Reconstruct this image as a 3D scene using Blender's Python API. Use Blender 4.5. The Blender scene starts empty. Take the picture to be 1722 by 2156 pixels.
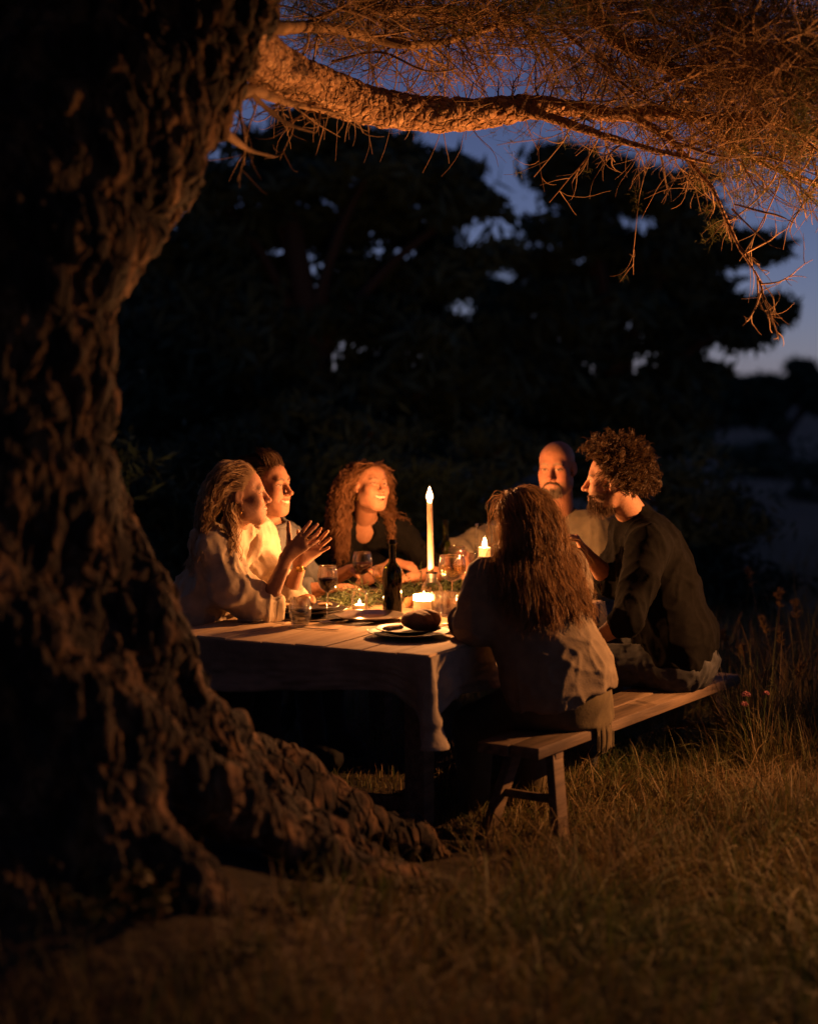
import bpy, math
import numpy as np
from mathutils import Vector, Matrix

S = bpy.context.scene
RNG = np.random.default_rng(11)

# ------------------------------------------------------------------ camera, sky, exposure
FX, CXP, HY, CZ = 3700.0, 861.0, 780.0, 1.774      # lens and eye level measured from the picture
cam_d = bpy.data.cameras.new('camera')
cam = bpy.data.objects.new('camera', cam_d)
S.collection.objects.link(cam)
cam.location = (0, 0, CZ)
cam.rotation_euler = (math.radians(90), 0, 0)
cam_d.sensor_fit = 'VERTICAL'
cam_d.sensor_height = 36.0
cam_d.sensor_width = 36.0 * 817 / 1024
cam_d.lens = 36.0 * FX / 2156.0
cam_d.shift_y = -(1078 - HY) / 2156.0
cam_d.clip_end = 2000
cam_d.dof.use_dof = True
cam_d.dof.focus_distance = 7.35
cam_d.dof.aperture_fstop = 1.05
S.camera = cam

world = bpy.data.worlds.new('World')
S.world = world
world.use_nodes = True
wn = world.node_tree
sky = wn.nodes.new('ShaderNodeTexSky')
sky.sky_type = 'NISHITA'
sky.sun_disc = False
sky.sun_elevation = math.radians(60)       # after sunset: only the even blue of the sky is left, no sun lamp
sky.sun_rotation = math.radians(255)
sky.dust_density = 0.2
sky.air_density = 0.6
sky.ozone_density = 5.0
tint = wn.nodes.new('ShaderNodeMix'); tint.data_type = 'RGBA'; tint.blend_type = 'MULTIPLY'
tint.inputs[0].default_value = 1.0
tint.inputs[7].default_value = (1.02, 0.82, 1.0, 1)
wn.links.new(sky.outputs[0], tint.inputs[6])
wn.links.new(tint.outputs[2], wn.nodes['Background'].inputs[0])
wn.nodes['Background'].inputs[1].default_value = 0.040

S.view_settings.view_transform = 'Standard'
S.view_settings.look = 'None'
S.view_settings.gamma = 1.0
S.view_settings.exposure = 0.0
S.render.engine = 'CYCLES'
S.cycles.use_denoising = True
S.cycles.max_bounces = 8
S.cycles.diffuse_bounces = 3
S.cycles.glossy_bounces = 3
S.cycles.transmission_bounces = 4
S.cycles.transparent_max_bounces = 12
S.cycles.volume_bounces = 0
S.cycles.caustics_reflective = False
S.cycles.caustics_refractive = False
S.cycles.sample_clamp_indirect = 3.0

# ------------------------------------------------------------------ helpers
def P(x, y, Y):
    """point at depth Y metres that is seen at (x, y)"""
    return np.array([(x - CXP) / FX * Y, Y, CZ + (HY - y) / FX * Y])

def A(*v): return np.array(v, float)
def unit(v):
    v = np.asarray(v, float); return v / (np.linalg.norm(v) + 1e-12)
def sstep(a, b, x):
    t = np.clip((x - a) / (b - a), 0, 1); return t * t * (3 - 2 * t)

def hash3(ix, iy, iz, seed=0):
    n = (ix.astype(np.int64) * 73856093) ^ (iy.astype(np.int64) * 19349663) ^ (iz.astype(np.int64) * 83492791) ^ (seed * 2654435)
    n = (n ^ (n >> 13)) * 1274126177
    n = n ^ (n >> 16)
    return (n & 0xffff) / 65535.0

def vnoise(p, scale=1.0, seed=0):
    """smooth value noise in -1..1 at points p (N,3)"""
    q = np.asarray(p) * scale + 1000.0
    i = np.floor(q).astype(np.int64); f = q - i; f = f * f * (3 - 2 * f)
    r = 0
    for dx in (0, 1):
        wx = f[:, 0] if dx else 1 - f[:, 0]
        for dy in (0, 1):
            wy = f[:, 1] if dy else 1 - f[:, 1]
            for dz in (0, 1):
                wz = f[:, 2] if dz else 1 - f[:, 2]
                r = r + wx * wy * wz * hash3(i[:, 0] + dx, i[:, 1] + dy, i[:, 2] + dz, seed)
    return r * 2 - 1

def fbm(p, scale, octaves=3, seed=0):
    r = 0; a = 1.0
    for o in range(octaves):
        r = r + a * vnoise(p, scale * 2 ** o, seed + o * 7); a *= .5
    return r

def link(o, parent=None):
    S.collection.objects.link(o)
    if parent is not None: o.parent = parent
    return o

def mesh_arrays(name, V, F, mat=None, smooth=True, col=None):
    V = np.asarray(V, np.float32); F = np.asarray(F, np.int32)
    me = bpy.data.meshes.new(name)
    k = F.shape[1]
    me.vertices.add(len(V)); me.vertices.foreach_set('co', V.ravel())
    me.loops.add(F.size); me.loops.foreach_set('vertex_index', F.ravel())
    me.polygons.add(len(F))
    me.polygons.foreach_set('loop_start', np.arange(0, F.size, k, dtype=np.int32))
    if smooth: me.polygons.foreach_set('use_smooth', np.ones(len(F), bool))
    me.update(calc_edges=True)
    if col is not None:
        at = me.color_attributes.new('Col', 'FLOAT_COLOR', 'POINT')
        c = np.ones((len(V), 4), np.float32); c[:, :3] = col
        at.data.foreach_set('color', c.ravel())
    if mat is not None: me.materials.append(mat)
    return me

def obj(name, V, F, mat, parent=None, smooth=True, col=None, off=None):
    V = np.asarray(V, float)
    if off is not None: V = V - np.asarray(off)
    return link(bpy.data.objects.new(name, mesh_arrays(name, V, F, mat, smooth, col)), parent)

def thing(name, label, cat, loc=(0, 0, 0), group=None, rz=0.0):
    o = bpy.data.objects.new(name, None)
    o.empty_display_size = .1
    link(o); o.location = tuple(float(c) for c in loc); o.rotation_euler = (0, 0, rz)
    return tag(o, label, cat, group)

def tag(o, label=None, cat=None, group=None, kind=None):
    if label: o['label'] = label
    if cat: o['category'] = cat
    if group: o['group'] = group
    if kind: o['kind'] = kind
    return o

def merge(parts):
    """join (V, F) lists with equal face size"""
    Vs, Fs, n = [], [], 0
    for V, F in parts:
        Vs.append(V); Fs.append(np.asarray(F) + n); n += len(V)
    return np.concatenate(Vs), np.concatenate(Fs)

def frames(C):
    """tangent/normal/binormal along polylines C (N,K,3)"""
    T = np.gradient(C, axis=1)
    T /= np.linalg.norm(T, axis=2, keepdims=True) + 1e-12
    ref = np.where(np.abs(T[:, :1, 2:3]) > .9, A(1, 0, 0), A(0, 0, 1))
    ref = np.broadcast_to(ref, T.shape).copy()
    # a reference that never runs along the line
    mean = T.mean(axis=1, keepdims=True)
    r0 = np.where(np.abs(mean[..., 2:3]) > .8, A(1, 0, 0), A(0, 0, 1))
    N = np.cross(T, np.broadcast_to(r0, T.shape)); N /= np.linalg.norm(N, axis=2, keepdims=True) + 1e-9
    B = np.cross(T, N)
    return T, N, B

def tubes(C, R, sides=3, caps=False):
    """C (N,K,3) polylines, R (N,K) radii -> quads"""
    C = np.asarray(C, float); R = np.asarray(R, float)
    if C.ndim == 2: C = C[None]; R = R[None]
    N_, K, _ = C.shape
    T, N, B = frames(C)
    a = np.arange(sides) / sides * 2 * np.pi
    V = C[:, :, None, :] + R[:, :, None, None] * (np.cos(a)[None, None, :, None] * N[:, :, None, :] + np.sin(a)[None, None, :, None] * B[:, :, None, :])
    V = V.reshape(-1, 3)
    i = np.arange(N_)[:, None, None] * K * sides
    k = np.arange(K - 1)[None, :, None] * sides
    s = np.arange(sides)[None, None, :]; s2 = (s + 1) % sides
    F = np.stack(np.broadcast_arrays(i + k + s, i + k + s2, i + k + sides + s2, i + k + sides + s), -1).reshape(-1, 4)
    return V, F

def smooth_path(pts, n):
    """Catmull-Rom through pts (any dims), n samples"""
    p = np.asarray(pts, float)
    p = np.concatenate([[2 * p[0] - p[1]], p, [2 * p[-1] - p[-2]]])
    t = np.linspace(0, len(p) - 3 - 1e-6, n); i = t.astype(int); f = (t - i)[:, None]
    a, b, c, d = p[i], p[i + 1], p[i + 2], p[i + 3]
    return .5 * (2 * b + (c - a) * f + (2 * a - 5 * b + 4 * c - d) * f ** 2 + (3 * b - a - 3 * c + d) * f ** 3)

def lathe(prof, n=24, cap0=True, cap1=True):
    """profile [(r,z)...] -> quads; the ends closed by collapsing to the axis"""
    prof = [tuple(p) for p in prof]
    if cap0: prof = [(1e-5, prof[0][1])] + prof
    if cap1: prof = prof + [(1e-5, prof[-1][1])]
    p = np.array(prof); a = np.arange(n) / n * 2 * np.pi
    V = np.stack([p[:, 0, None] * np.cos(a), p[:, 0, None] * np.sin(a), np.broadcast_to(p[:, 1, None], (len(p), n))], -1).reshape(-1, 3)
    k = np.arange(len(p) - 1)[:, None] * n; s = np.arange(n)[None]; s2 = (s + 1) % n
    F = np.stack(np.broadcast_arrays(k + s, k + s2, k + n + s2, k + n + s), -1).reshape(-1, 4)
    return V, F

def box(c, d, R=None, bev=0.0):
    """box of full size d, its edges bevelled"""
    import bmesh
    bm = bmesh.new(); bmesh.ops.create_cube(bm, size=1)
    for v in bm.verts: v.co = Vector([v.co[i] * d[i] for i in range(3)])
    if bev > 0: bmesh.ops.bevel(bm, geom=bm.edges[:], offset=bev, segments=2, affect='EDGES', profile=.6)
    bmesh.ops.triangulate(bm, faces=bm.faces[:])
    V = np.array([v.co[:] for v in bm.verts]); bm.verts.index_update()
    F = np.array([[v.index for v in f.verts] for f in bm.faces]); bm.free()
    if R is not None: V = V @ np.asarray(R).T
    return V + np.asarray(c), F

# ---- implicit surfaces: used for bodies, clothes, the trunk
def cap(a, b, ra, rb=None, k=.02, flat=None):
    a = np.asarray(a, float); b = np.asarray(b, float); rb = ra if rb is None else rb
    return dict(t='cap', a=a, b=b, ra=ra, rb=rb, k=k, flat=flat, m='add')
def ell(c, r, R=None, k=.02):
    return dict(t='ell', c=np.asarray(c, float), r=np.asarray(r, float), R=np.eye(3) if R is None else np.asarray(R), k=k, m='add')
def sub(p, k=None):
    p = dict(p); p['m'] = 'sub'
    if k is not None: p['k'] = k
    return p
def chain(pts, rad, k=.02, flat=None):
    return [cap(pts[i], pts[i + 1], rad[i], rad[i + 1], k, flat) for i in range(len(pts) - 1)]

def prim_d(p, X, Y, Z):
    if p['t'] == 'ell':
        c, r, R = p['c'], p['r'], p['R']
        x, y, z = X - c[0], Y - c[1], Z - c[2]
        u = (R[0, 0] * x + R[1, 0] * y + R[2, 0] * z) / r[0]
        v = (R[0, 1] * x + R[1, 1] * y + R[2, 1] * z) / r[1]
        w = (R[0, 2] * x + R[1, 2] * y + R[2, 2] * z) / r[2]
        k0 = np.sqrt(u * u + v * v + w * w)
        k1 = np.sqrt((u / r[0]) ** 2 + (v / r[1]) ** 2 + (w / r[2]) ** 2) + 1e-9
        return k0 * (k0 - 1) / k1
    a, ab = p['a'], p['b'] - p['a']
    x, y, z = X - a[0], Y - a[1], Z - a[2]
    if p['flat'] is not None:
        n, s = p['flat']; n = unit(n)
        dn = (x * n[0] + y * n[1] + z * n[2]) * (s - 1)
        x, y, z = x + dn * n[0], y + dn * n[1], z + dn * n[2]
        ab = ab + (ab @ n) * (s - 1) * n
    t = np.clip((x * ab[0] + y * ab[1] + z * ab[2]) / (ab @ ab + 1e-12), 0, 1)
    d = np.sqrt((x - t * ab[0]) ** 2 + (y - t * ab[1]) ** 2 + (z - t * ab[2]) ** 2) - (p['ra'] + (p['rb'] - p['ra']) * t)
    if p['flat'] is not None and p['flat'][1] > 1: d = d / (1 + (p['flat'][1] - 1) * .5)
    return d

def prim_box(p):
    if p['t'] == 'ell':
        e = np.abs(p['R']) @ p['r']; return p['c'] - e, p['c'] + e
    r = max(p['ra'], p['rb'])
    if p['flat'] is not None and p['flat'][1] < 1: r = r / p['flat'][1]
    return np.minimum(p['a'], p['b']) - r, np.maximum(p['a'], p['b']) + r

def blend(D, d, p):
    k = max(p['k'], 1e-5)
    if p['m'] == 'add':
        h = np.maximum(k - np.abs(D - d), 0) / k
        return np.minimum(D, d) - h * h * k * .25
    d = -d
    h = np.maximum(k - np.abs(D - d), 0) / k
    return np.maximum(D, d) + h * h * k * .25

def sdf_at(prims, X):
    """distance at points (N,3)"""
    D = np.full(len(X), 1.0)
    for p in prims: D = blend(D, prim_d(p, X[:, 0], X[:, 1], X[:, 2]), p)
    return D

def sdf_mesh(prims, h, extra=None, pad=.02, infl=0.0):
    """surface-nets mesh (quads) of the blended primitives"""
    lo = np.full(3, 1e9); hi = -lo
    for p in prims:
        if p['m'] == 'add':
            a, b = prim_box(p); lo = np.minimum(lo, a); hi = np.maximum(hi, b)
    lo = lo - pad - infl - 2 * h; hi = hi + pad + infl + 2 * h
    n = np.ceil((hi - lo) / h).astype(int) + 1
    ax = [(lo[i] + h * np.arange(n[i])).astype(np.float32) for i in range(3)]
    D = np.full(n, 1.0, np.float32)
    for p in prims:
        a, b = prim_box(p); m = p['k'] + 3 * h + infl + .01
        i0 = np.maximum(np.floor((a - m - lo) / h).astype(int), 0); i1 = np.minimum(np.ceil((b + m - lo) / h).astype(int) + 1, n)
        if (i1 <= i0).any(): continue
        sl = tuple(slice(i0[i], i1[i]) for i in range(3))
        d = prim_d(p, ax[0][sl[0]][:, None, None], ax[1][sl[1]][None, :, None], ax[2][sl[2]][None, None, :])
        D[sl] = blend(D[sl], d.astype(np.float32), p)
    if infl: D -= infl
    if extra is not None: D = extra(D, ax[0][:, None, None], ax[1][None, :, None], ax[2][None, None, :])
    return nets(D, lo, h)

def nets(D, lo, h):
    Sg = D < 0
    n = np.array(D.shape); m = n - 1
    cnt = np.zeros(m, np.int8)
    for dx in (0, 1):
        for dy in (0, 1):
            for dz in (0, 1):
                cnt += Sg[dx:n[0] - 1 + dx, dy:n[1] - 1 + dy, dz:n[2] - 1 + dz]
    act = np.argwhere((cnt > 0) & (cnt < 8))
    imap = np.full(m, -1, np.int32); imap[act[:, 0], act[:, 1], act[:, 2]] = np.arange(len(act))
    corner = np.array([(i, j, k) for i in (0, 1) for j in (0, 1) for k in (0, 1)])
    val = np.stack([D[act[:, 0] + c[0], act[:, 1] + c[1], act[:, 2] + c[2]] for c in corner], 1)
    acc = np.zeros((len(act), 3)); w = np.zeros(len(act))
    for a in range(8):
        for b in range(a + 1, 8):
            if np.abs(corner[a] - corner[b]).sum() != 1: continue
            va, vb = val[:, a], val[:, b]; cr = (va < 0) != (vb < 0)
            t = np.where(cr, va / np.where(cr, va - vb, 1), 0)
            acc += np.where(cr[:, None], corner[a] + t[:, None] * (corner[b] - corner[a]), 0); w += cr
    V = lo + h * (act + acc / w[:, None])
    Fs = []
    for axn in range(3):
        o1, o2 = (axn + 1) % 3, (axn + 2) % 3
        s0 = [slice(None)] * 3; s1 = [slice(None)] * 3
        s0[axn] = slice(0, -1); s1[axn] = slice(1, None)
        e = np.argwhere(Sg[tuple(s0)] != Sg[tuple(s1)])
        e = e[(e[:, o1] > 0) & (e[:, o2] > 0) & (e[:, o1] < n[o1] - 1) & (e[:, o2] < n[o2] - 1)]
        q = []
        for d1, d2 in ((1, 1), (0, 1), (0, 0), (1, 0)):
            c = e.copy(); c[:, o1] -= d1; c[:, o2] -= d2
            q.append(imap[c[:, 0], c[:, 1], c[:, 2]])
        q = np.stack(q, 1)
        ins = Sg[e[:, 0], e[:, 1], e[:, 2]]
        q[~ins] = q[~ins][:, ::-1]
        Fs.append(q)
    F = np.concatenate(Fs); F = F[(F >= 0).all(1)]
    return V, F

def vnormals(V, F):
    nn = np.cross(V[F[:, 2]] - V[F[:, 0]], V[F[:, 3]] - V[F[:, 1]]) if F.shape[1] == 4 else np.cross(V[F[:, 1]] - V[F[:, 0]], V[F[:, 2]] - V[F[:, 0]])
    N = np.zeros_like(V)
    for k in range(F.shape[1]):
        for c in range(3): N[:, c] += np.bincount(F[:, k], nn[:, c], len(V))
    return N / (np.linalg.norm(N, axis=1, keepdims=True) + 1e-12)

def relax(V, F, it=2, f=.5):
    e = np.concatenate([F[:, [i, (i + 1) % F.shape[1]]] for i in range(F.shape[1])])
    for _ in range(it):
        s = np.zeros_like(V); c = np.zeros(len(V))
        for a, b in ((0, 1), (1, 0)):
            for d in range(3): s[:, d] += np.bincount(e[:, a], V[e[:, b], d], len(V))
            c += np.bincount(e[:, a], minlength=len(V))
        V = V + f * (s / np.maximum(c, 1)[:, None] - V)
    return V

# ------------------------------------------------------------------ materials
MATS = {}
def mat(name, col, rough=.7, col2=None, scale=8.0, detail=4.0, bump=0.0, bscale=None, stretch=(1, 1, 1), spec=.4, attr=False, sss=0.0, transl=0.0, metal=0.0, coords='Object', sheen=0.0, contrast=(.35, .65), bump2=0.0, bscale2=20):
    if name in MATS: return MATS[name]
    m = bpy.data.materials.new(name); m.use_nodes = True
    nt = m.node_tree; b = nt.nodes['Principled BSDF']
    b.inputs['Roughness'].default_value = rough
    b.inputs['Specular IOR Level'].default_value = spec
    b.inputs['Metallic'].default_value = metal
    c4 = (*col, 1)
    b.inputs['Base Color'].default_value = c4
    out_col = None
    if attr:
        at = nt.nodes.new('ShaderNodeAttribute'); at.attribute_name = 'Col'; out_col = at.outputs['Color']
    if col2 is not None or bump:
        tc = nt.nodes.new('ShaderNodeTexCoord'); mp = nt.nodes.new('ShaderNodeMapping')
        mp.inputs['Scale'].default_value = stretch
        nt.links.new(tc.outputs[coords], mp.inputs[0])
    if col2 is not None:
        nz = nt.nodes.new('ShaderNodeTexNoise'); nz.inputs['Scale'].default_value = scale; nz.inputs['Detail'].default_value = detail
        nt.links.new(mp.outputs[0], nz.inputs['Vector'])
        rp = nt.nodes.new('ShaderNodeMapRange'); rp.inputs[1].default_value = contrast[0]; rp.inputs[2].default_value = contrast[1]
        nt.links.new(nz.outputs[0], rp.inputs[0])
        mx = nt.nodes.new('ShaderNodeMix'); mx.data_type = 'RGBA'
        nt.links.new(rp.outputs[0], mx.inputs[0])
        mx.inputs[6].default_value = c4; mx.inputs[7].default_value = (*col2, 1)
        if attr:
            mm = nt.nodes.new('ShaderNodeMix'); mm.data_type = 'RGBA'; mm.blend_type = 'MULTIPLY'; mm.inputs[0].default_value = 1
            nt.links.new(mx.outputs[2], mm.inputs[6]); nt.links.new(out_col, mm.inputs[7]); out_col = mm.outputs[2]
        else: out_col = mx.outputs[2]
    if out_col is not None: nt.links.new(out_col, b.inputs['Base Color'])
    if bump:
        bn = nt.nodes.new('ShaderNodeTexNoise'); bn.inputs['Scale'].default_value = bscale or scale * 3; bn.inputs['Detail'].default_value = 5
        nt.links.new(mp.outputs[0], bn.inputs['Vector'])
        bp = nt.nodes.new('ShaderNodeBump'); bp.inputs['Strength'].default_value = 1; bp.inputs['Distance'].default_value = bump
        nt.links.new(bn.outputs[0], bp.inputs['Height']); nt.links.new(bp.outputs[0], b.inputs['Normal'])
    if bump2:
        vo = nt.nodes.new('ShaderNodeTexVoronoi'); vo.feature = 'DISTANCE_TO_EDGE'; vo.inputs['Scale'].default_value = bscale2
        nw = nt.nodes.new('ShaderNodeTexNoise'); nw.inputs['Scale'].default_value = bscale2 * .6
        ad = nt.nodes.new('ShaderNodeVectorMath'); ad.operation = 'MULTIPLY_ADD'; ad.inputs[1].default_value = (.06, .06, .06)
        nt.links.new(mp.outputs[0], nw.inputs['Vector']); nt.links.new(nw.outputs['Color'], ad.inputs[0]); nt.links.new(mp.outputs[0], ad.inputs[2])
        nt.links.new(ad.outputs[0], vo.inputs['Vector'])
        cl = nt.nodes.new('ShaderNodeMapRange'); cl.inputs[2].default_value = .18; nt.links.new(vo.outputs['Distance'], cl.inputs[0])
        b2 = nt.nodes.new('ShaderNodeBump'); b2.inputs['Strength'].default_value = 1; b2.inputs['Distance'].default_value = bump2
        nt.links.new(cl.outputs[0], b2.inputs['Height'])
        if bump: nt.links.new(bp.outputs[0], b2.inputs['Normal'])
        nt.links.new(b2.outputs[0], b.inputs['Normal'])
    if sss:
        b.inputs['Subsurface Weight'].default_value = sss
        b.inputs['Subsurface Radius'].default_value = (1, .35, .2); b.inputs['Subsurface Scale'].default_value = .008
    if sheen: b.inputs['Sheen Weight'].default_value = sheen
    if transl:
        tr = nt.nodes.new('ShaderNodeBsdfTranslucent'); ms = nt.nodes.new('ShaderNodeMixShader'); ms.inputs[0].default_value = transl
        if out_col is not None: nt.links.new(out_col, tr.inputs[0])
        else: tr.inputs[0].default_value = c4
        nt.links.new(b.outputs[0], ms.inputs[1]); nt.links.new(tr.outputs[0], ms.inputs[2])
        nt.links.new(ms.outputs[0], nt.nodes['Material Output'].inputs[0])
    MATS[name] = m
    return m

def glass_mat(name, tint=(1, 1, 1), refl=1.0, ior=1.45, soft=.55):
    """thin clear glass: see-through with Fresnel reflections"""
    if name in MATS: return MATS[name]
    m = bpy.data.materials.new(name); m.use_nodes = True; nt = m.node_tree
    nt.nodes.remove(nt.nodes['Principled BSDF'])
    tr = nt.nodes.new('ShaderNodeBsdfTransparent'); tr.inputs[0].default_value = (*tint, 1)
    gl = nt.nodes.new('ShaderNodeBsdfGlossy'); gl.inputs['Roughness'].default_value = .06; gl.inputs[0].default_value = (refl, refl, refl, 1)
    fr = nt.nodes.new('ShaderNodeFresnel'); fr.inputs[0].default_value = ior
    ms = nt.nodes.new('ShaderNodeMixShader')
    mu = nt.nodes.new('ShaderNodeMath'); mu.operation = 'MULTIPLY'; mu.inputs[1].default_value = soft
    nt.links.new(fr.outputs[0], mu.inputs[0]); nt.links.new(mu.outputs[0], ms.inputs[0]); nt.links.new(tr.outputs[0], ms.inputs[1]); nt.links.new(gl.outputs[0], ms.inputs[2])
    nt.links.new(ms.outputs[0], nt.nodes['Material Output'].inputs[0])
    MATS[name] = m; return m

def emit_mat(name, col, strength):
    if name in MATS: return MATS[name]
    m = bpy.data.materials.new(name); m.use_nodes = True; nt = m.node_tree
    nt.nodes.remove(nt.nodes['Principled BSDF'])
    e = nt.nodes.new('ShaderNodeEmission'); e.inputs[0].default_value = (*col, 1); e.inputs[1].default_value = strength
    nt.links.new(e.outputs[0], nt.nodes['Material Output'].inputs[0])
    MATS[name] = m; return m

# ------------------------------------------------------------------ table frame of reference
TV = unit(A(.462, .887, 0)); TR = A(TV[1], -TV[0], 0)       # along the table, across it to the right
T0 = A(.077, 6.5, 0); TW, TL, TZ = 1.195, 1.75, .72          # near right corner, width, length, height
def tpt(across, along, z=TZ):
    """across: metres left of the right edge, along: metres from the near edge"""
    return T0 - TR * across + TV * along + A(0, 0, z)
def in_table(xy, m=0.0):
    d = xy - T0[:2]; al = d @ TV[:2]; ac = -(d @ TR[:2])
    return (al > -m) & (al < TL + m) & (ac > -m) & (ac < TW + m)

# ------------------------------------------------------------------ ground
TRUNK = A(-1.28, 5.15)
def ground_z(x, y):
    x = np.asarray(x, float); y = np.asarray(y, float)
    d = np.hypot((x - TRUNK[0]) / 1.15, (y - TRUNK[1]) / 1.0)
    z = .52 * np.exp(-(d / .95) ** 2)
    p = np.stack([x.ravel(), y.ravel(), np.zeros(x.size)], 1)
    n = (fbm(p, .9, 3, 3) * .03 + vnoise(p, 5, 9) * .008).reshape(x.shape)
    near_table = np.exp(-(np.hypot(x + .05, y - 7.5) / 1.3) ** 4)
    z = z + n * (1 - .8 * near_table)
    far = np.maximum(y - 14, 0)
    z = z + fbm(np.stack([x.ravel(), y.ravel(), np.zeros(x.size)], 1), .06, 2, 21).reshape(x.shape) * .02 * np.minimum(far, 30)
    return z

m_earth = mat('earth', (.05, .032, .018), .95, (.022, .018, .010), 3.0, 6, .02, 14, coords='Object')
def patch_grid(x0, x1, y0, y1, nx, ny):
    gx, gy = np.meshgrid(np.linspace(x0, x1, nx), np.linspace(y0, y1, ny), indexing='ij')
    i = np.arange(nx - 1)[:, None] * ny + np.arange(ny - 1)[None]
    F = np.stack([i, i + ny, i + ny + 1, i + 1], -1).reshape(-1, 4)
    return gx, gy, F
gx, gy, gF = patch_grid(-1, 1, 0, 1, 110, 150)
wx = np.sign(gx) * (np.abs(gx) * 4 + np.abs(gx) ** 6 * 296); wy = -1 + gy * 14 + gy ** 6 * 600
gz = ground_z(wx, wy)
tag(obj('ground', np.stack([wx, wy, gz], -1).reshape(-1, 3), gF, m_earth), kind='structure')

m_meadow = mat('dry_meadow', (.13, .105, .06), .95, (.075, .062, .038), .5, 6, .05, 2.0)
gx, gy, gF2 = patch_grid(-1, 1, 0, 1, 60, 60)
wx = gx * 150; wy = 12.5 + gy * 6 + gy ** 4 * 300
tag(obj('meadow', np.stack([wx, wy, ground_z(wx, wy) + .03 + .35 * sstep(12.5, 18, wy)], -1).reshape(-1, 3), gF2, m_meadow), kind='structure')

# ------------------------------------------------------------------ the old pine whose limb reaches over the table
m_trunk = mat('pine_bark', (.018, .013, .009), .95, (.17, .095, .045), 11, 8, .012, 40, contrast=(.46, .68), bump2=.03, bscale2=16, stretch=(1, 1, .55))  # paler patches paint lit flecks into the dark bark colour
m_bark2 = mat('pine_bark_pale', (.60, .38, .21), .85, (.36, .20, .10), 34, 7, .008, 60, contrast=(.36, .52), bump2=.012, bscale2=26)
m_twig = mat('dry_twig', (.36, .22, .11), .85, (.16, .10, .05), 6)
m_needle = mat('pine_needle', (.12, .13, .035), .7, (.05, .062, .018), 2, transl=.25)

pine = thing('pine_tree', 'huge old pine leaning in from the left, its thick limb reaching over the table', 'tree', (TRUNK[0], TRUNK[1], .3))
po = A(TRUNK[0], TRUNK[1], .3)
edge = [(330, 1290, 5.4), (270, 1100, 5.3), (240, 900, 5.2), (262, 700, 5.2), (325, 470, 5.3), (455, 260, 5.5), (575, 60, 5.8), (700, -180, 6.0)]
rads = [.52, .44, .39, .37, .36, .35, .33, .30]
ctr = []
for (x, y, Y), r in zip(edge, rads):
    e = P(x, y, Y); ctr.append(e - A(r + .075, 0, 0))
base = A(-1.32, 5.12, .1)
tp = chain([base, ctr[0]], [.72, .54], .25) + chain(ctr, rads, .2)
def root(pts, r, k=.12):
    w = [P(*p) for p in pts]; return chain(w, r, k)
tp += root([(250, 1330, 5.35), (345, 1490, 5.55), (470, 1590, 5.75), (600, 1650, 5.95), (720, 1705, 6.1), (870, 1765, 6.3), (960, 1830, 6.35)], [.22, .15, .115, .095, .075, .05, .03])
tp += root([(-120, 1240, 4.75), (60, 1390, 4.85), (250, 1530, 5.0), (480, 1685, 5.25), (650, 1790, 5.45), (870, 1880, 5.7), (1010, 1930, 5.8)], [.2, .14, .12, .10, .085, .055, .02])
tp += root([(320, 1450, 5.5), (420, 1600, 5.5), (560, 1690, 5.6), (700, 1770, 5.8), (840, 1830, 5.95)], [.14, .11, .08, .06, .04])
tp += root([(100, 1500, 4.95), (200, 1680, 4.85), (380, 1850, 4.85), (520, 1960, 4.9)], [.2, .12, .07, .03])
tV, tF = sdf_mesh(tp, .018)
tN = vnormals(tV, tF)
q = tV * A(1, 1, .5) + .03 * np.stack([vnoise(tV, 8, 91), vnoise(tV, 8, 92), vnoise(tV, 8, 93)], 1)
pl = np.minimum(np.abs(vnoise(q, 11, 1)) * 2.2, 1); pl2 = np.minimum(np.abs(vnoise(q, 22, 2)) * 2.2, 1)
thin = 1 - .6 * sstep(.75, .3, tV[:, 2]) * sstep(-.9, -.5, tV[:, 0])
tV = tV + tN * (thin * (fbm(tV, 2.6, 2, 5) * .045 + pl ** .6 * .045 + pl2 ** .6 * .026 + vnoise(tV, 45, 8) * .008 - .06))[:, None]
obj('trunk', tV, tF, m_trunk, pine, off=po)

LIMBS = []
def limb(name, pts, nseg, sides, m, amp=.0, seed=0, parent=pine):
    """pts: (x, y, depth, radius in metres)"""
    w = np.array([[*P(x, y, Y), r] for x, y, Y, r in pts])
    s = smooth_path(w, nseg)
    V, F = tubes(s[:, :3], s[:, 3], sides)
    if amp:
        N = vnormals(V, F)
        q = V * A(.75, 1, 1)
        cr = np.abs(vnoise(q, 26, seed)); cr2 = np.abs(vnoise(q, 52, seed + 3))
        V = V + N * (amp * (1.6 * fbm(V, 7, 2, seed + 5) - 1.5 * np.maximum(.28 - cr, 0) / .28 - .8 * np.maximum(.3 - cr2, 0) / .3 + .25 * vnoise(V, 90, seed + 9)))[:, None]
    o = obj(name, V, F, m, parent, off=po); LIMBS.append(o)
    return s

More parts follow.
